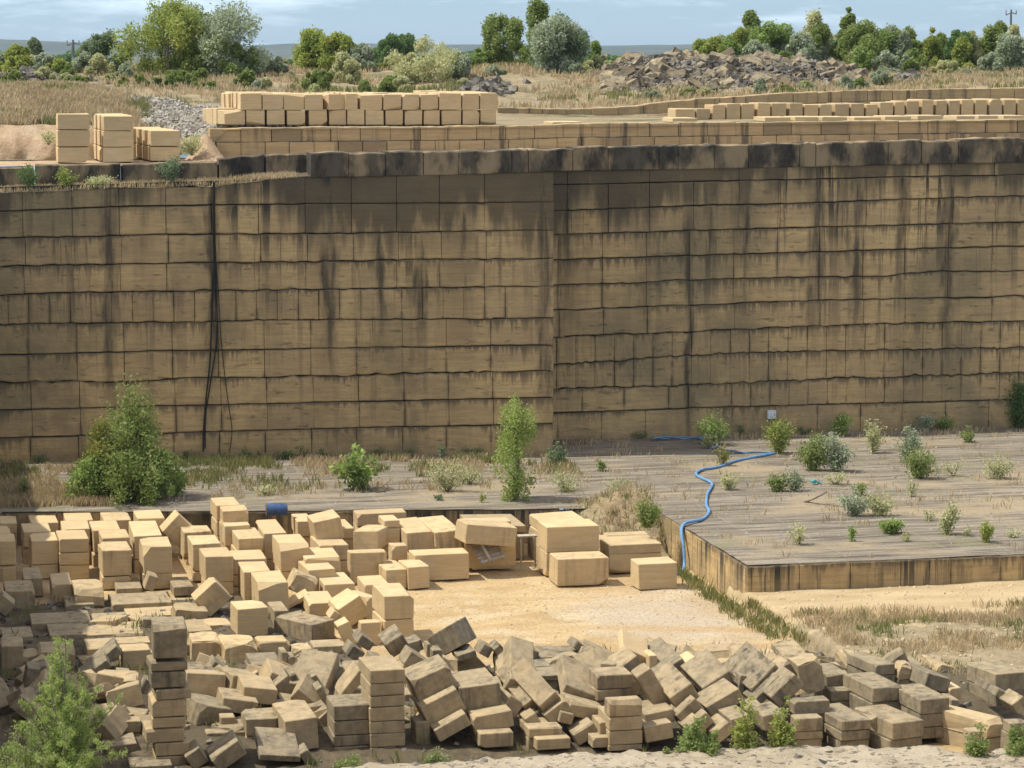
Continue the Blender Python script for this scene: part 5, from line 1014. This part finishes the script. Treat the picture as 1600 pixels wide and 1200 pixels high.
TT = [(32, 74, 122, 48, 172, 'leaf_yellow_green', 'bright yellow-green young tree near the left edge of the skyline', 'oval'), (8, 84, 120, 40, 176, 'leaf_silver', 'silvery bush at the very left edge of the skyline', 'bush'),
      (90, 94, 142, 46, 160, 'leaf_yellow_green', 'round yellow bush among rubble on the left', 'bush'), (55, 60, 112, 34, 200, 'leaf_blue_green', 'slim blue-green tree behind the yellow-green young tree', 'cone'), (165, 58, 146, 112, 168, 'leaf_blue_green', 'broad dull green tree left of the two tall leafy trees', 'oval'),
      (264, 9, 158, 142, 165, 'leaf_yellow_green', 'tall yellow-green tree, left one of the big pair', 'oval'), (305, 22, 158, 96, 168, 'leaf_mid_green', 'dark green tree squeezed between the big pair', 'oval'), (362, 18, 162, 142, 164, 'leaf_silver', 'tall silvery-leaved poplar, right one of the big pair', 'oval'), (350, 66, 166, 130, 163, 'leaf_mid_green', 'green underwood in front of the silvery poplar', 'oval'),
      (215, 118, 162, 80, 152, 'leaf_mid_green', 'low green bush below the yellow-green tree', 'bush'), (285, 112, 164, 80, 153, 'leaf_mid_green', 'low green broom bush under the big pair', 'bush'), (330, 130, 166, 70, 151, 'leaf_mid_green', 'low green broom bush right under the silvery poplar', 'bush'), (245, 125, 162, 70, 149, 'leaf_dark_green', 'dark low bush on top of the scree bank', 'bush'),
      (487, 52, 118, 60, 175, 'leaf_yellow_green', 'yellowish poplar left of the gap with the blue hill', 'oval'), (528, 54, 118, 62, 173, 'leaf_yellow_green', 'broad yellowish poplar in the centre-left skyline', 'oval'), (565, 74, 116, 50, 172, 'leaf_silver', 'silver-green bush beside the yellowish poplars', 'bush'), (495, 110, 143, 74, 152, 'leaf_mid_green', 'low green bush behind the long terrace stack', 'bush'),
      (612, 58, 100, 40, 280, 'leaf_dark_green', 'dark round tree standing far back in the centre', 'oval'), (640, 58, 96, 46, 300, 'leaf_dark_green', 'second dark round tree far back in the centre', 'oval'), (590, 76, 102, 30, 290, 'leaf_dark_green', 'small dark tree left of the far dark pair', 'oval'), (664, 62, 148, 116, 160, 'leaf_pale_scrub', 'thin twiggy pale green bush with bare branches, left of centre', 'sparse'), (620, 120, 146, 40, 158, 'leaf_dark_green', 'small dark shrub at the foot of the twiggy bush', 'bush'),
      (745, 78, 106, 44, 172, 'leaf_bright_green', 'low bright green bush left of the centre trees', 'bush'), (785, 28, 104, 66, 172, 'leaf_mid_green', 'green tree on the left of the centre group', 'oval'), (840, 0, 110, 66, 170, 'leaf_mid_green', 'tallest pointed green poplar in the centre', 'cone'), (872, 32, 132, 108, 164, 'leaf_blue_green', 'grey-green round poplar in front of the tallest one', 'oval'), (872, 36, 120, 90, 163, 'leaf_silver', 'silver foliage mass of the centre poplar', 'oval'),
      (930, 66, 102, 26, 172, 'leaf_bright_green', 'small upright green sapling left of the rubble heap', 'cone'), (980, 88, 105, 50, 172, 'leaf_pale_scrub', 'pale scrub growing behind the rubble heap on its left', 'bush'), (1105, 66, 98, 36, 178, 'leaf_bright_green', 'small green tree behind the middle of the rubble heap', 'oval'), (1070, 80, 96, 26, 180, 'leaf_mid_green', 'low bush behind the rubble heap', 'bush'),
      (1172, 17, 96, 44, 182, 'leaf_mid_green', 'tall slim tree above the rubble heap', 'cone'), (1160, 46, 98, 40, 178, 'leaf_yellow_green', 'yellow-green tree left under the tall slim one', 'oval'), (1205, 42, 98, 76, 180, 'leaf_bright_green', 'light green rounded tree right of the tall slim one', 'oval'), (1272, 22, 102, 62, 178, 'leaf_pale_scrub', 'pale yellowish pointed poplar, right of the light green tree', 'cone'), (1250, 55, 104, 50, 176, 'leaf_silver', 'silvery bush at the foot of the pale pointed poplar', 'bush'),
      (1325, 10, 108, 46, 176, 'leaf_mid_green', 'thin-topped tree with a wispy crown, right skyline', 'cone'), (1345, 42, 108, 70, 175, 'leaf_mid_green', 'green tree beside the wispy-topped tree', 'oval'), (1388, 44, 112, 56, 177, 'leaf_bright_green', 'light green tree in the right skyline belt', 'oval'), (1412, 50, 110, 40, 176, 'leaf_silver', 'silvery tree in the right skyline belt', 'cone'), (1350, 76, 112, 42, 165, 'leaf_bright_green', 'round bright green bush right of the rubble heap', 'bush'),
      (1400, 80, 120, 90, 164, 'leaf_silver', 'silvery scrub beside the round bright bush', 'bush'), (1455, 44, 110, 44, 176, 'leaf_yellow_green', 'yellow-green tree left of the dark round one', 'cone'), (1497, 48, 108, 48, 174, 'leaf_dark_green', 'dark green round tree near the right edge', 'oval'), (1430, 80, 112, 60, 172, 'leaf_mid_green', 'green scrub under the yellow-green tree', 'bush'), (1530, 80, 104, 40, 182, 'leaf_dark_green', 'low dark bush between the round tree and the silver ones', 'bush'),
      (1562, 38, 110, 44, 180, 'leaf_mid_green', 'green tree beside the right power pole', 'cone'), (1580, 58, 116, 60, 168, 'leaf_silver', 'silvery poplar in front of the right power pole', 'oval'), (1546, 84, 120, 50, 164, 'leaf_silver', 'low silvery scrub near the right edge', 'bush'), (1480, 96, 124, 60, 160, 'leaf_pale_scrub', 'pale scrub low on the right skyline', 'bush'), (1230, 84, 106, 40, 168, 'leaf_mid_green', 'dark scrub on the right part of the rubble heap', 'bush'),
      (120, 128, 156, 70, 150, 'leaf_mid_green', 'green weeds below the yellow bush', 'bush'), (1180, 74, 100, 90, 186, 'leaf_silver', 'silvery thicket behind the rubble heap', 'bush'), (1300, 60, 104, 60, 182, 'leaf_silver', 'silver-green tree behind the wispy-topped one', 'oval'), (700, 84, 112, 40, 176, 'leaf_pale_scrub', 'pale low scrub right of the twiggy bush', 'bush'), (430, 92, 150, 50, 170, 'leaf_pale_scrub', 'dry scrub right of the silvery poplar', 'sparse')]
for a in TT:
    px, yt, yb, wp, Y, leaf, lab, shp = a
    dn = {'sparse': .45}.get(shp, 1.0)
    tree(px, yt, yb, wp, Y, leaf, 'bush' if shp in ('bush', 'sparse') else 'tree', lab, cat='bush' if shp in ('bush', 'sparse') else 'tree', shape=shp, density=dn, limbs=26 if shp == 'sparse' else 7)
sr = random.Random(12); SCR = []
for px in range(1110, 1625, 17): SCR.append((px + sr.uniform(-8, 8), sr.uniform(40, 74), 108, sr.uniform(42, 74), sr.uniform(171, 188), sr.choice(('leaf_yellow_green', 'leaf_silver', 'leaf_bright_green', 'leaf_pale_scrub', 'leaf_mid_green', 'leaf_silver')), sr.choice(('cone', 'oval', 'oval')), 'belt of trees on the right skyline'))
for px in list(range(-5, 440, 26)) + list(range(470, 960, 30)): SCR.append((px + sr.uniform(-10, 10), sr.uniform(84, 104), 120, sr.uniform(26, 60), sr.uniform(160, 184), sr.choice(('leaf_yellow_green', 'leaf_silver', 'leaf_pale_scrub', 'leaf_pale_scrub', 'leaf_mid_green')), 'bush', 'scrub along the left and middle skyline'))
for k in range(34): px = sr.uniform(0, 1600); Yv = sr.uniform(145, 164); SCR.append((px, 0, 0, sr.uniform(18, 46), Yv, sr.choice(('leaf_pale_scrub', 'leaf_pale_scrub', 'leaf_mid_green', 'leaf_silver')), 'bush', 'low bushes dotted over the dry upland'))
CN = {'leaf_yellow_green': 'yellow-green', 'leaf_silver': 'silvery', 'leaf_bright_green': 'light green', 'leaf_pale_scrub': 'pale', 'leaf_mid_green': 'green'}
cnt_ = {}
for px, yt, yb, wp, Y, leaf, shp, grp in sorted(SCR):
    cnt_[grp] = cnt_.get(grp, -1) + 1; x = aty(px, 100, Y)[0]
    if yb == 0:
        if 925 < px < 1350 and Y > 146: Y = 145.0
        x = aty(px, 100, Y)[0]; zb = upz(x, Y); yb = 85 + (CH - zb) * F / Y; yt = yb - sr.uniform(10, 24)
    tree(px, yt, yb, wp, Y, leaf, 'bush' if shp == 'bush' else 'tree', f"{CN[leaf]} {'bush' if shp == 'bush' else 'tree'}, {ordw(cnt_[grp])} from left in the {grp}"[:110], cat='bush' if shp == 'bush' else 'tree', shape=shp, density=.7, nclump=18, seed=int(abs(px) * 31), group=grp)
# sandy mound at the end of the retaining wall
c = aty(317, 240, 124.3)
sheet('sandy_mound_ground', np.linspace(c[0] - 1.3, c[0] + .9, 24), np.linspace(122.6, 126.2, 24), lambda X, Y: 14.2 + 1.25 * np.exp(-((X - c[0] - .15) / .62) ** 2 - ((Y - 124.6) / 1.0) ** 2) + .12 * fbm(X * 3, Y * 3) - .06, M['sand_bank'])
# far wood strips
far = [(-20, 140, 74, 520), (400, 480, 92, 600), (560, 760, 78, 650), (900, 1150, 84, 620), (1130, 1640, 76, 420)]
for i, (x0, x1, yt, Y) in enumerate(far):
    g = np.random.default_rng(i + 60); n = 6000; px = g.uniform(x0, x1, n); tt = np.array([float(vn(q * .06 + i * 9, 1.5)) for q in px]); P0 = aty((x0 + x1) / 2, 85, Y)
    XA = aty(x0, 85, Y)[0]; XB = aty(x1, 85, Y)[0]; X = XA + (XB - XA) * (px - x0) / (x1 - x0); hh = (CH + (85 - yt) * Y / F) - 14.5; Zv = 14.5 + g.random(n) * hh * (.55 + .5 * tt)
    C = np.stack([X, Y + g.uniform(-8, 8, n), Zv], 1); o = quads('distant_wood', leafquads(C, 1.1, g, asp=.8), M['leaf_dark_green']); tag(o, 'distant dark wood along the horizon, beyond the upland', 'wood', kind='stuff')
# --- plants on the quarry floor
def plant(px, yb, h, w_, leaf, label, z=1.5, n=None, ls=.11, stems=7, group='plants growing on the sawn quarry floor', seed=None, name='shrub', cat='shrub', up_=1.0, Yf=None, upright=.5, stemmat='bark'):
    P = atz(px, yb, z) if Yf is None else aty(px, yb, Yf); s = scale_at(P); H_ = h / s; W = w_ / s; g = np.random.default_rng(seed or int(px * 3 + yb)); rt = empty(name, tuple(P) if Yf is not None else (P[0], P[1], z))
    paths = []; C = []; n = n or int(60 + h * w_ * .55)
    per = max(3, n // stems)
    for i in range(stems):
        a = g.uniform(0, 6.28); rr = g.random() ** .6 * W * .5; hh = H_ * g.uniform(.5, 1) * (1 - .35 * (rr / (W * .5 + 1e-6)) ** 2); e = (rr * math.cos(a), rr * math.sin(a) * .8, hh); m_ = (e[0] * (1 - upright), e[1] * (1 - upright), hh * .5)
        pt = curve_pts([(g.uniform(-.04, .04), g.uniform(-.04, .04), -.03), m_, e], 4); paths.append((pt, list(np.linspace(.018, .006, len(pt)))))
        t = .15 + .85 * g.random(per) ** .75; q = np.array([list(pt[min(len(pt) - 1, int(u * (len(pt) - 1) + .5))]) for u in t]); C.append(q + g.normal(size=(per, 3)) * np.array([W * .08 + .03, W * .08 + .03, H_ * .05 + .02]))
    C = np.concatenate(C); C[:, 2] = np.abs(C[:, 2]); quads('foliage', leafquads(C, ls, g), M[leaf], rt); V, Fc = tube(paths, 4); meshobj('stems', V, Fc, M[stemmat], rt); tag(rt, label, cat, group); return rt
# big mixed bush on the left: one tree with three kinds of foliage around
b0 = atz(200, 780, 1.5)
tree(210, 602, 782, 128, b0[1] + .6, 'leaf_mid_green', 'tree', 'tall pointed green sapling rising out of the big bush on the left', z0=1.5, ls=.13, nleaf=6500, shape='cone', group='plants growing on the sawn quarry floor', nclump=34)
tree(215, 655, 782, 150, b0[1] + .2, 'leaf_mid_green', 'tree', 'leafy green middle of the big bush on the left', z0=1.5, ls=.13, nleaf=8500, shape='oval', group='plants growing on the sawn quarry floor', nclump=36)
tree(168, 662, 782, 92, b0[1] + .4, 'leaf_autumn', 'bush', 'yellowing bush forming the left shoulder of the big bush', z0=1.5, ls=.13, nleaf=4500, shape='oval', group='plants growing on the sawn quarry floor', cat='bush')
tree(146, 714, 784, 92, b0[1] - .5, 'leaf_bright_green', 'bush', 'broad-leaved bright green bush at the left foot of the big bush', z0=1.5, ls=.17, nleaf=2600, shape='bush', group='plants growing on the sawn quarry floor', cat='bush')
tree(256, 712, 782, 92, b0[1] - .2, 'leaf_bright_green', 'bush', 'broad-leaved bright green bush at the right foot of the big bush', z0=1.5, ls=.17, nleaf=2600, shape='bush', group='plants growing on the sawn quarry floor', cat='bush')
tree(200, 705, 785, 130, b0[1] - .7, 'leaf_mid_green', 'bush', 'dark low bush in front of the pointed sapling', z0=1.5, ls=.14, nleaf=3500, shape='bush', group='plants growing on the sawn quarry floor', cat='bush')
b1 = atz(805, 781, 1.5)
tree(807, 612, 781, 84, b1[1], 'leaf_feather', 'tree', 'columnar yellow-green young poplar in the middle of the upper floor', z0=1.5, ls=.11, nleaf=6500, shape='column', group='plants growing on the sawn quarry floor', limbs=20, nclump=40)
PLN = [(556, 765, 68, 72, 'leaf_bright_green', 'bright broad-leaved fig sapling left of the columnar poplar', 260, .24, 9), (700, 768, 62, 70, 'leaf_pale_scrub', 'pale feathery shrub between the fig sapling and the poplar', 500, .09, 16), (695, 722, 34, 18, 'leaf_blue_green', 'thin upright weed behind the feathery shrub', 60, .12, 3),
       (735, 757, 34, 46, 'leaf_pale_scrub', 'low pale weed right of the feathery shrub', 220, .08, 10), (869, 726, 38, 38, 'leaf_blue_green', 'blue-green weed right of the columnar poplar', 260, .11, 8), (885, 768, 36, 60, 'leaf_pale_scrub', 'straggly weed near the soil heap', 240, .10, 9), (940, 736, 22, 20, 'leaf_mid_green', 'small green weed behind the soil heap', 120, .1, 6),
       (970, 772, 30, 54, 'leaf_pale_scrub', 'pale weeds growing on the crest of the soil heap', 200, .09, 9), (418, 773, 18, 46, 'leaf_pale_scrub', 'low green weed on the open floor above the blue drum', 150, .09, 8), (686, 782, 12, 14, 'leaf_blue_green', 'tiny bluish weed below the feathery shrub', 50, .1, 4), (752, 785, 22, 10, 'leaf_yellow_green', 'tiny yellow sprout left of the poplar foot', 40, .09, 3),
       (38, 772, 34, 18, 'leaf_mid_green', 'thin green weed in dry grass at the left edge', 70, .1, 4), (1010, 824, 48, 40, 'leaf_mid_green', 'green bush at the right foot of the soil heap', 700, .10, 14),
       (1115, 694, 54, 54, 'leaf_bright_green', 'light green shrub beside the blue pipes', 800, .1, 14), (1108, 700, 30, 36, 'leaf_pale_scrub', 'pale weed at the foot of the light green shrub', 160, .09, 8), (1128, 728, 38, 30, 'leaf_autumn', 'yellowish thin shrub left of the hose', 200, .09, 7), (1140, 765, 28, 36, 'leaf_pale_scrub', 'pale tuft shrub right of the hose bend', 240, .09, 9),
       (1218, 709, 62, 52, 'leaf_yellow_green', 'yellow-green shrub where the hose ends, under the white box', 900, .1, 16), (1273, 735, 66, 52, 'leaf_mid_green', 'leafy green shrub, left half of the widest clump', 900, .11, 16), (1304, 737, 72, 52, 'leaf_silver', 'silvery shrub, right half of the widest clump', 900, .11, 16), (1316, 682, 40, 44, 'leaf_bright_green', 'green shrub against the face behind the widest clump', 500, .1, 10),
       (1364, 708, 60, 40, 'leaf_pale_scrub', 'pale slender shrub right of the widest clump', 420, .1, 10), (1216, 768, 32, 34, 'leaf_mid_green', 'green sapling at left of the turquoise sack', 320, .1, 8), (1242, 768, 42, 36, 'leaf_silver', 'silvery sapling just left of the turquoise sack', 320, .1, 8), (1305, 757, 26, 40, 'leaf_pale_scrub', 'pale low weed right of the turquoise sack', 160, .09, 7),
       (1418, 722, 60, 50, 'leaf_silver', 'silvery upright shrub in the right half of the platform', 700, .1, 14), (1436, 748, 50, 62, 'leaf_mid_green', 'spreading green shrub below the silvery upright one', 800, .1, 14), (1442, 674, 26, 44, 'leaf_silver', 'silvery shrub at the foot of the right face', 320, .1, 8), (1478, 672, 24, 36, 'leaf_bright_green', 'light green shrub at the foot of the right face', 260, .1, 7),
       (1514, 692, 26, 32, 'leaf_mid_green', 'small dark green weed near the face at right', 180, .1, 7), (1560, 748, 42, 52, 'leaf_pale_scrub', 'pale open shrub near the right edge of the platform', 330, .1, 10), (1490, 745, 36, 50, 'leaf_pale_scrub', 'sparse dry weed right of the spreading shrub', 120, .08, 8), (1335, 806, 48, 50, 'leaf_silver', 'silvery low shrub, left half of the front clump', 450, .1, 12),
       (1372, 806, 44, 50, 'leaf_pale_scrub', 'pale green low shrub, right half of the front clump', 420, .1, 12), (1342, 775, 26, 30, 'leaf_mid_green', 'small green shrub behind the front clump', 200, .1, 6), (1392, 834, 24, 36, 'leaf_bright_green', 'dense bright green cushion plant near the platform front', 1100, .09, 18), (1480, 836, 58, 34, 'leaf_pale_scrub', 'upright pale sapling near the platform front', 420, .1, 9),
       (1450, 815, 24, 24, 'leaf_pale_scrub', 'faint dry weed left of the upright sapling', 70, .08, 5), (1540, 848, 36, 30, 'leaf_yellow_green', 'yellow-leaved little shrub at the platform front right', 240, .1, 7), (1508, 838, 24, 16, 'leaf_pale_scrub', 'thin dry weed between the two front saplings', 50, .09, 3), (1248, 852, 42, 34, 'leaf_pale_scrub', 'pale forked weed near the platform corner', 170, .09, 6),
       (1331, 846, 28, 20, 'leaf_bright_green', 'thin green sprout left of the cushion plant', 90, .09, 3), (1415, 846, 20, 16, 'leaf_pale_scrub', 'tiny dry weed right of the cushion plant', 60, .08, 3), (1585, 840, 16, 30, 'leaf_pale_scrub', 'low dry weed at the right edge of the platform front', 80, .08, 5), (1424, 776, 36, 26, 'leaf_pale_scrub', 'thin twiggy weed in the middle right of the platform', 110, .08, 5),
       (1590, 668, 84, 60, 'leaf_dark_green', 'dark green shrub against the face at the right edge', 1500, .11, 18), (1594, 640, 40, 30, 'leaf_bright_green', 'sunlit leafy branch at the right edge of the face', 300, .12, 6), (1532, 664, 22, 36, 'leaf_dark_green', 'dark low shrub in shade at the foot of the right face', 260, .1, 7), (1290, 726, 30, 30, 'leaf_mid_green', 'small shrub behind the widest clump', 160, .1, 6)]
for a in PLN:
    px, yb, h, w_, leaf, lab, n, ls, stm = a; plant(px, yb, h, w_, leaf, lab, n=int(n * 2.3), ls=ls * 1.1, stems=int(stm * 1.3))
# ledge scrub
PL2 = [(45, 292, 36, 30, 'leaf_dark_green', 'dark shrub on the ledge at the far left'), (104, 290, 32, 34, 'leaf_yellow_green', 'yellow-green shrub on the ledge below the left stack'), (268, 282, 40, 44, 'leaf_blue_green', 'blue-green shrub on the ledge below the right stack'), (150, 292, 22, 50, 'leaf_pale_scrub', 'dry scrub on the ledge below the middle stack')]
for px, yb, h, w_, leaf, lab in PL2: plant(px, yb, h, w_, leaf, lab, Yf=118.2 + WL[1] * aty(px, yb, 118)[0] + .6, n=int(h * w_ * .7), ls=.1, stems=10, group='shrubs on the left ledge')
PL3 = [(300, 232, 36, 40, 'leaf_pale_scrub', 'dry pale shrub at the left end of the retaining wall', 123.5), (76, 215, 24, 34, 'leaf_pale_scrub', 'dry tuft on the sand bank left of the stacks', 124.5)]
for px, yb, h, w_, leaf, lab, Yv in PL3: plant(px, yb + 10, h, w_, leaf, lab, Yf=Yv, n=int(h * w_ * .7), ls=.09, stems=14, group='shrubs on the terrace')
# near plants
def near(px, ytop, h_m, w_m, Y, leaf, label, n, ls, stems, zb, name='shrub', X=None, asp=.2, sr_=1.0):
    x = aty(px, 1100, Y)[0]; g = np.random.default_rng(int(px)); rt = empty(name, (x, Y, zb)); paths = []; C = []; D = []
    for i in range(stems):
        a = g.uniform(0, 6.28); rr = g.random() ** .7 * w_m * .5; hh = h_m * g.uniform(.45, 1) * (1 - .5 * rr / (w_m * .5)); 
        if i == 0: rr = .06; hh = h_m; a = 0
        e = np.array([rr * math.cos(a), rr * math.sin(a), hh]); pt = [np.array(p) for p in curve_pts([(0, 0, -.1), tuple(e * np.array([.35, .35, .55])), tuple(e)], 6)]
        paths.append((pt, list(np.linspace(.02 * sr_, .005 * sr_, len(pt)))))
        for k in range(10):
            u = .25 + .75 * (k / 10); b = pt[int(u * (len(pt) - 1))]; dr_ = g.normal(size=3); dr_[2] = abs(dr_[2]) * .8 + .3; dr_ /= np.linalg.norm(dr_); ln = (.34 * (1.15 - u) + .09) * min(1, .35 + h_m * .4)
            q = [b, b + dr_ * ln * .5 + np.array([0, 0, .02]), b + dr_ * ln]; paths.append((q, [.007 * sr_, .005 * sr_, .002]))
            m_ = n // (stems * 10); t = g.random(m_); C.append(b + dr_ * (ln * t)[:, None] + g.normal(size=(m_, 3)) * .022)
    C = np.concatenate(C); quads('foliage', leafquads(C, ls, g, asp=asp), M[leaf], rt); V, Fc = tube(paths, 4); meshobj('stems', V, Fc, M['bark'], rt); tag(rt, label, 'shrub'); return rt
near(98, 1003, 2.25, 1.9, 35.4, 'leaf_feather', 'feathery fine-leaved shrub in the lower left foreground', 52000, .05, 46, 9.2)
near(20, 1150, 1.1, 1.3, 35.2, 'leaf_feather', 'lower feathery shrub at the bottom left corner', 9000, .05, 20, 9.2)
for px, h, w_, leaf, lab, n in ((1085, .50, 1.0, 'leaf_mid_green', 'leafy weed with pinkish stems at the near rim below the pile', 1400), (1165, .8, .35, 'leaf_yellow_green', 'tall yellowish weed spikes at the near rim', 700), (1225, .75, .4, 'leaf_yellow_green', 'tall green weed right of the yellowish spikes at the near rim', 700), (1530, .5, .35, 'leaf_mid_green', 'green weed at the near rim beside the pale boulder', 500), (1590, .45, .5, 'leaf_mid_green', 'leafy weed at the bottom right corner of the rim', 700), (680, .22, .35, 'leaf_mid_green', 'small weed at the near rim under the stepped stack', 200), (545, .2, .5, 'leaf_mid_green', 'low weed at the near rim at lower left centre', 260)):
    x = aty(px, 1150, 37)[0]; Ye = float(rim_edge(np.array([x]))[0]) - .12; near(px, 0, h, w_, Ye, leaf, lab, n * 3, .045, 11, 9.4, asp=.55, sr_=.4)
# --- grasses as stuff
def grass(name, pts, hgt, wid, mat, label, seed=1, nb=5):
    g = np.random.default_rng(seed); P = np.repeat(np.array(pts), nb, 0); n = len(P); P[:, :2] += g.normal(size=(n, 2)) * .12
    a = g.uniform(0, 6.28, n); l = g.uniform(0, .5, n); h = hgt * g.uniform(.4, 1.2, n); d = np.stack([np.cos(a), np.sin(a), 0 * a], 1); s = np.stack([-np.sin(a + 1), np.cos(a + 1), 0 * a], 1) * wid
    t = P + d * (l * h)[:, None] + np.array([0, 0, 1]) * h[:, None]; m_ = P + d * (l * h * .3)[:, None] + np.array([0, 0, 1]) * (h * .55)[:, None]
    o = quads(name, np.stack([P - s, P + s, m_ + s * .8, t], 1), M[mat]); tag(o, label, 'grass', kind='stuff'); return o
def scatter(n, x0, x1, y0, y1, zf, dens=None, sc=.5, thr=.0, seed=1):
    g = np.random.default_rng(seed); X = g.uniform(x0, x1, n); Y = g.uniform(y0, y1, n); k = fbm(X * sc + seed, Y * sc, 3) > thr
    if dens is not None: k &= g.random(n) < dens(X, Y)
    X, Y = X[k], Y[k]; return np.stack([X, Y, zf(X, Y) - .02], 1)
grass('dry_grass', scatter(15000, 3, 75, 141.5, 182, up, sc=.3, thr=-.02, seed=2), .36, .03, 'grass_dry', 'pale dry grass covering the upper ground', 2, 6)
grass('green_grass', scatter(6000, 3, 75, 142, 180, up, sc=.25, thr=.12, seed=9), .4, .035, 'grass_green', 'greener grass patches on the upper ground', 3, 6)
grass('dry_grass', scatter(6500, 3, 11.2, 127.5, 142, up, sc=.5, thr=-.06, seed=4), .5, .03, 'grass_dry', 'dry straw-coloured grass mound at upper left', 4, 7)
grass('green_grass', scatter(2200, 3, 12, 128, 143, up, sc=.6, thr=.1, seed=24), .45, .03, 'grass_green', 'greener tufts on the upper left grass mound', 14, 6)
grass('dry_grass', scatter(4500, 28.2, 44, 72, 84.2, z_bench, sc=.6, thr=-.05, seed=5), .28, .012, 'grass_dry', 'dry grass on the bench before the platform', 5, 7)
grass('green_grass', scatter(2600, 28.2, 44, 73, 84, z_bench, sc=.7, thr=.1, seed=15), .26, .012, 'grass_green', 'greenish tufts on the bench before the platform', 6, 7)
grass('green_grass', np.array([[27.6 - abs(rng.gauss(0, .25)), y, .0] for y in np.random.default_rng(3).uniform(83, 96, 170)] + [[28.0 + rng.gauss(0, .25), y, .25] for y in np.random.default_rng(4).uniform(81, 87.5, 130)]), .34, .012, 'grass_green', 'weeds along the foot of the platform face', 7, 8)
hp_ = np.array([heap_pts[i] for i in np.random.default_rng(8).integers(0, len(heap_pts), 330)]); grass('dry_grass', hp_[:220], .34, .014, 'grass_dry', 'dry grass on the soil heap beside the platform', 21, 6); grass('green_grass', hp_[220:], .3, .014, 'grass_green', 'green weeds on the soil heap beside the platform', 22, 6)
fd = lambda X, Y: np.clip(.15 + .9 * sstep(108, 115, Y), 0, 1) * (Y < WL[0] + WL[1] * X - .1)
grass('dry_grass', scatter(5200, 2, 27.5, 106, 116.9, z_floor, fd, .4, -.05, 6), .3, .018, 'grass_dry', 'dry grass and weeds at the foot of the left face', 8, 7)
grass('green_grass', scatter(4200, 2, 27.5, 107, 117, z_floor, fd, .5, .03, 7), .36, .02, 'grass_green', 'green weeds at the foot of the left face', 9, 7)
grass('dry_grass', scatter(3000, 2, 7.6, 104, 110, z_floor, lambda X, Y: .9 * (Y > EDGE(X) + 1.2), .5, -.3, 8), .38, .018, 'grass_dry', 'dry grass left of the big bush', 10, 8)
grass('dry_grass', scatter(7000, 28.2, 54, 88.5, 118.5, z_floor, lambda X, Y: .16 + .8 * sstep(116.8, 118.3, Y), .5, .0, 11), .28, .014, 'grass_dry', 'sparse dry weeds on the platform', 11, 6)
grass('green_grass', scatter(900, -2, 26, 66, 96, lambda X, Y: np.maximum(heap_z(X, Y), z_yard(X, Y)), lambda X, Y: (Y < 82) | (X < 12), .8, .0, 12), .4, .012, 'grass_green', 'weeds sprouting between the tumbled blocks', 12, 8)
lz = lambda X, Y: z_ledge(X, Y)
g_ = np.random.default_rng(5); X = g_.uniform(2, 16.5, 1500); T2 = g_.uniform(.15, 1.1, 1500); Y = WL[0] + WL[1] * X + T2
grass('dry_grass', np.stack([X, Y, lz(X, Y)], 1), .22, .02, 'grass_dry', 'brown dry scrub along the left ledge', 13, 6)
def up_dark(): pass
# weeds in shade at the foot of the faces: dark clumps
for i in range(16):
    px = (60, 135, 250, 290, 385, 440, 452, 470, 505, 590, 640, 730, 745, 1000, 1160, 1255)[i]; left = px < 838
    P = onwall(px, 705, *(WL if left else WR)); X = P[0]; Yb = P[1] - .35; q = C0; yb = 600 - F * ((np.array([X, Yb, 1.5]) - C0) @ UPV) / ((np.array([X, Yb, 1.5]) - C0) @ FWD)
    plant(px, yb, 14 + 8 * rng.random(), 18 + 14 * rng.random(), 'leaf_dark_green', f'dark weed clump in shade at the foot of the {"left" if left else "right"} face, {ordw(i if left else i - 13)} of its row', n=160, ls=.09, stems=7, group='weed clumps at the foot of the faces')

# thin summer haze: only the far plain and hills fade in it
hv = bpy.data.materials.new('haze_air'); hv.use_nodes = True; hv.node_tree.nodes.clear()
vo = hv.node_tree.nodes.new('ShaderNodeVolumePrincipled'); ho = hv.node_tree.nodes.new('ShaderNodeOutputMaterial'); hv.node_tree.links.new(vo.outputs[0], ho.inputs['Volume'])
vo.inputs['Color'].default_value = (.70, .84, 1, 1); vo.inputs['Density'].default_value = .000065; vo.inputs['Anisotropy'].default_value = .2
V, Fc = boxv(-3400, 6600, -60, 7600, -1.6, 95); tag(meshobj('haze', V, Fc, hv), kind='stuff')
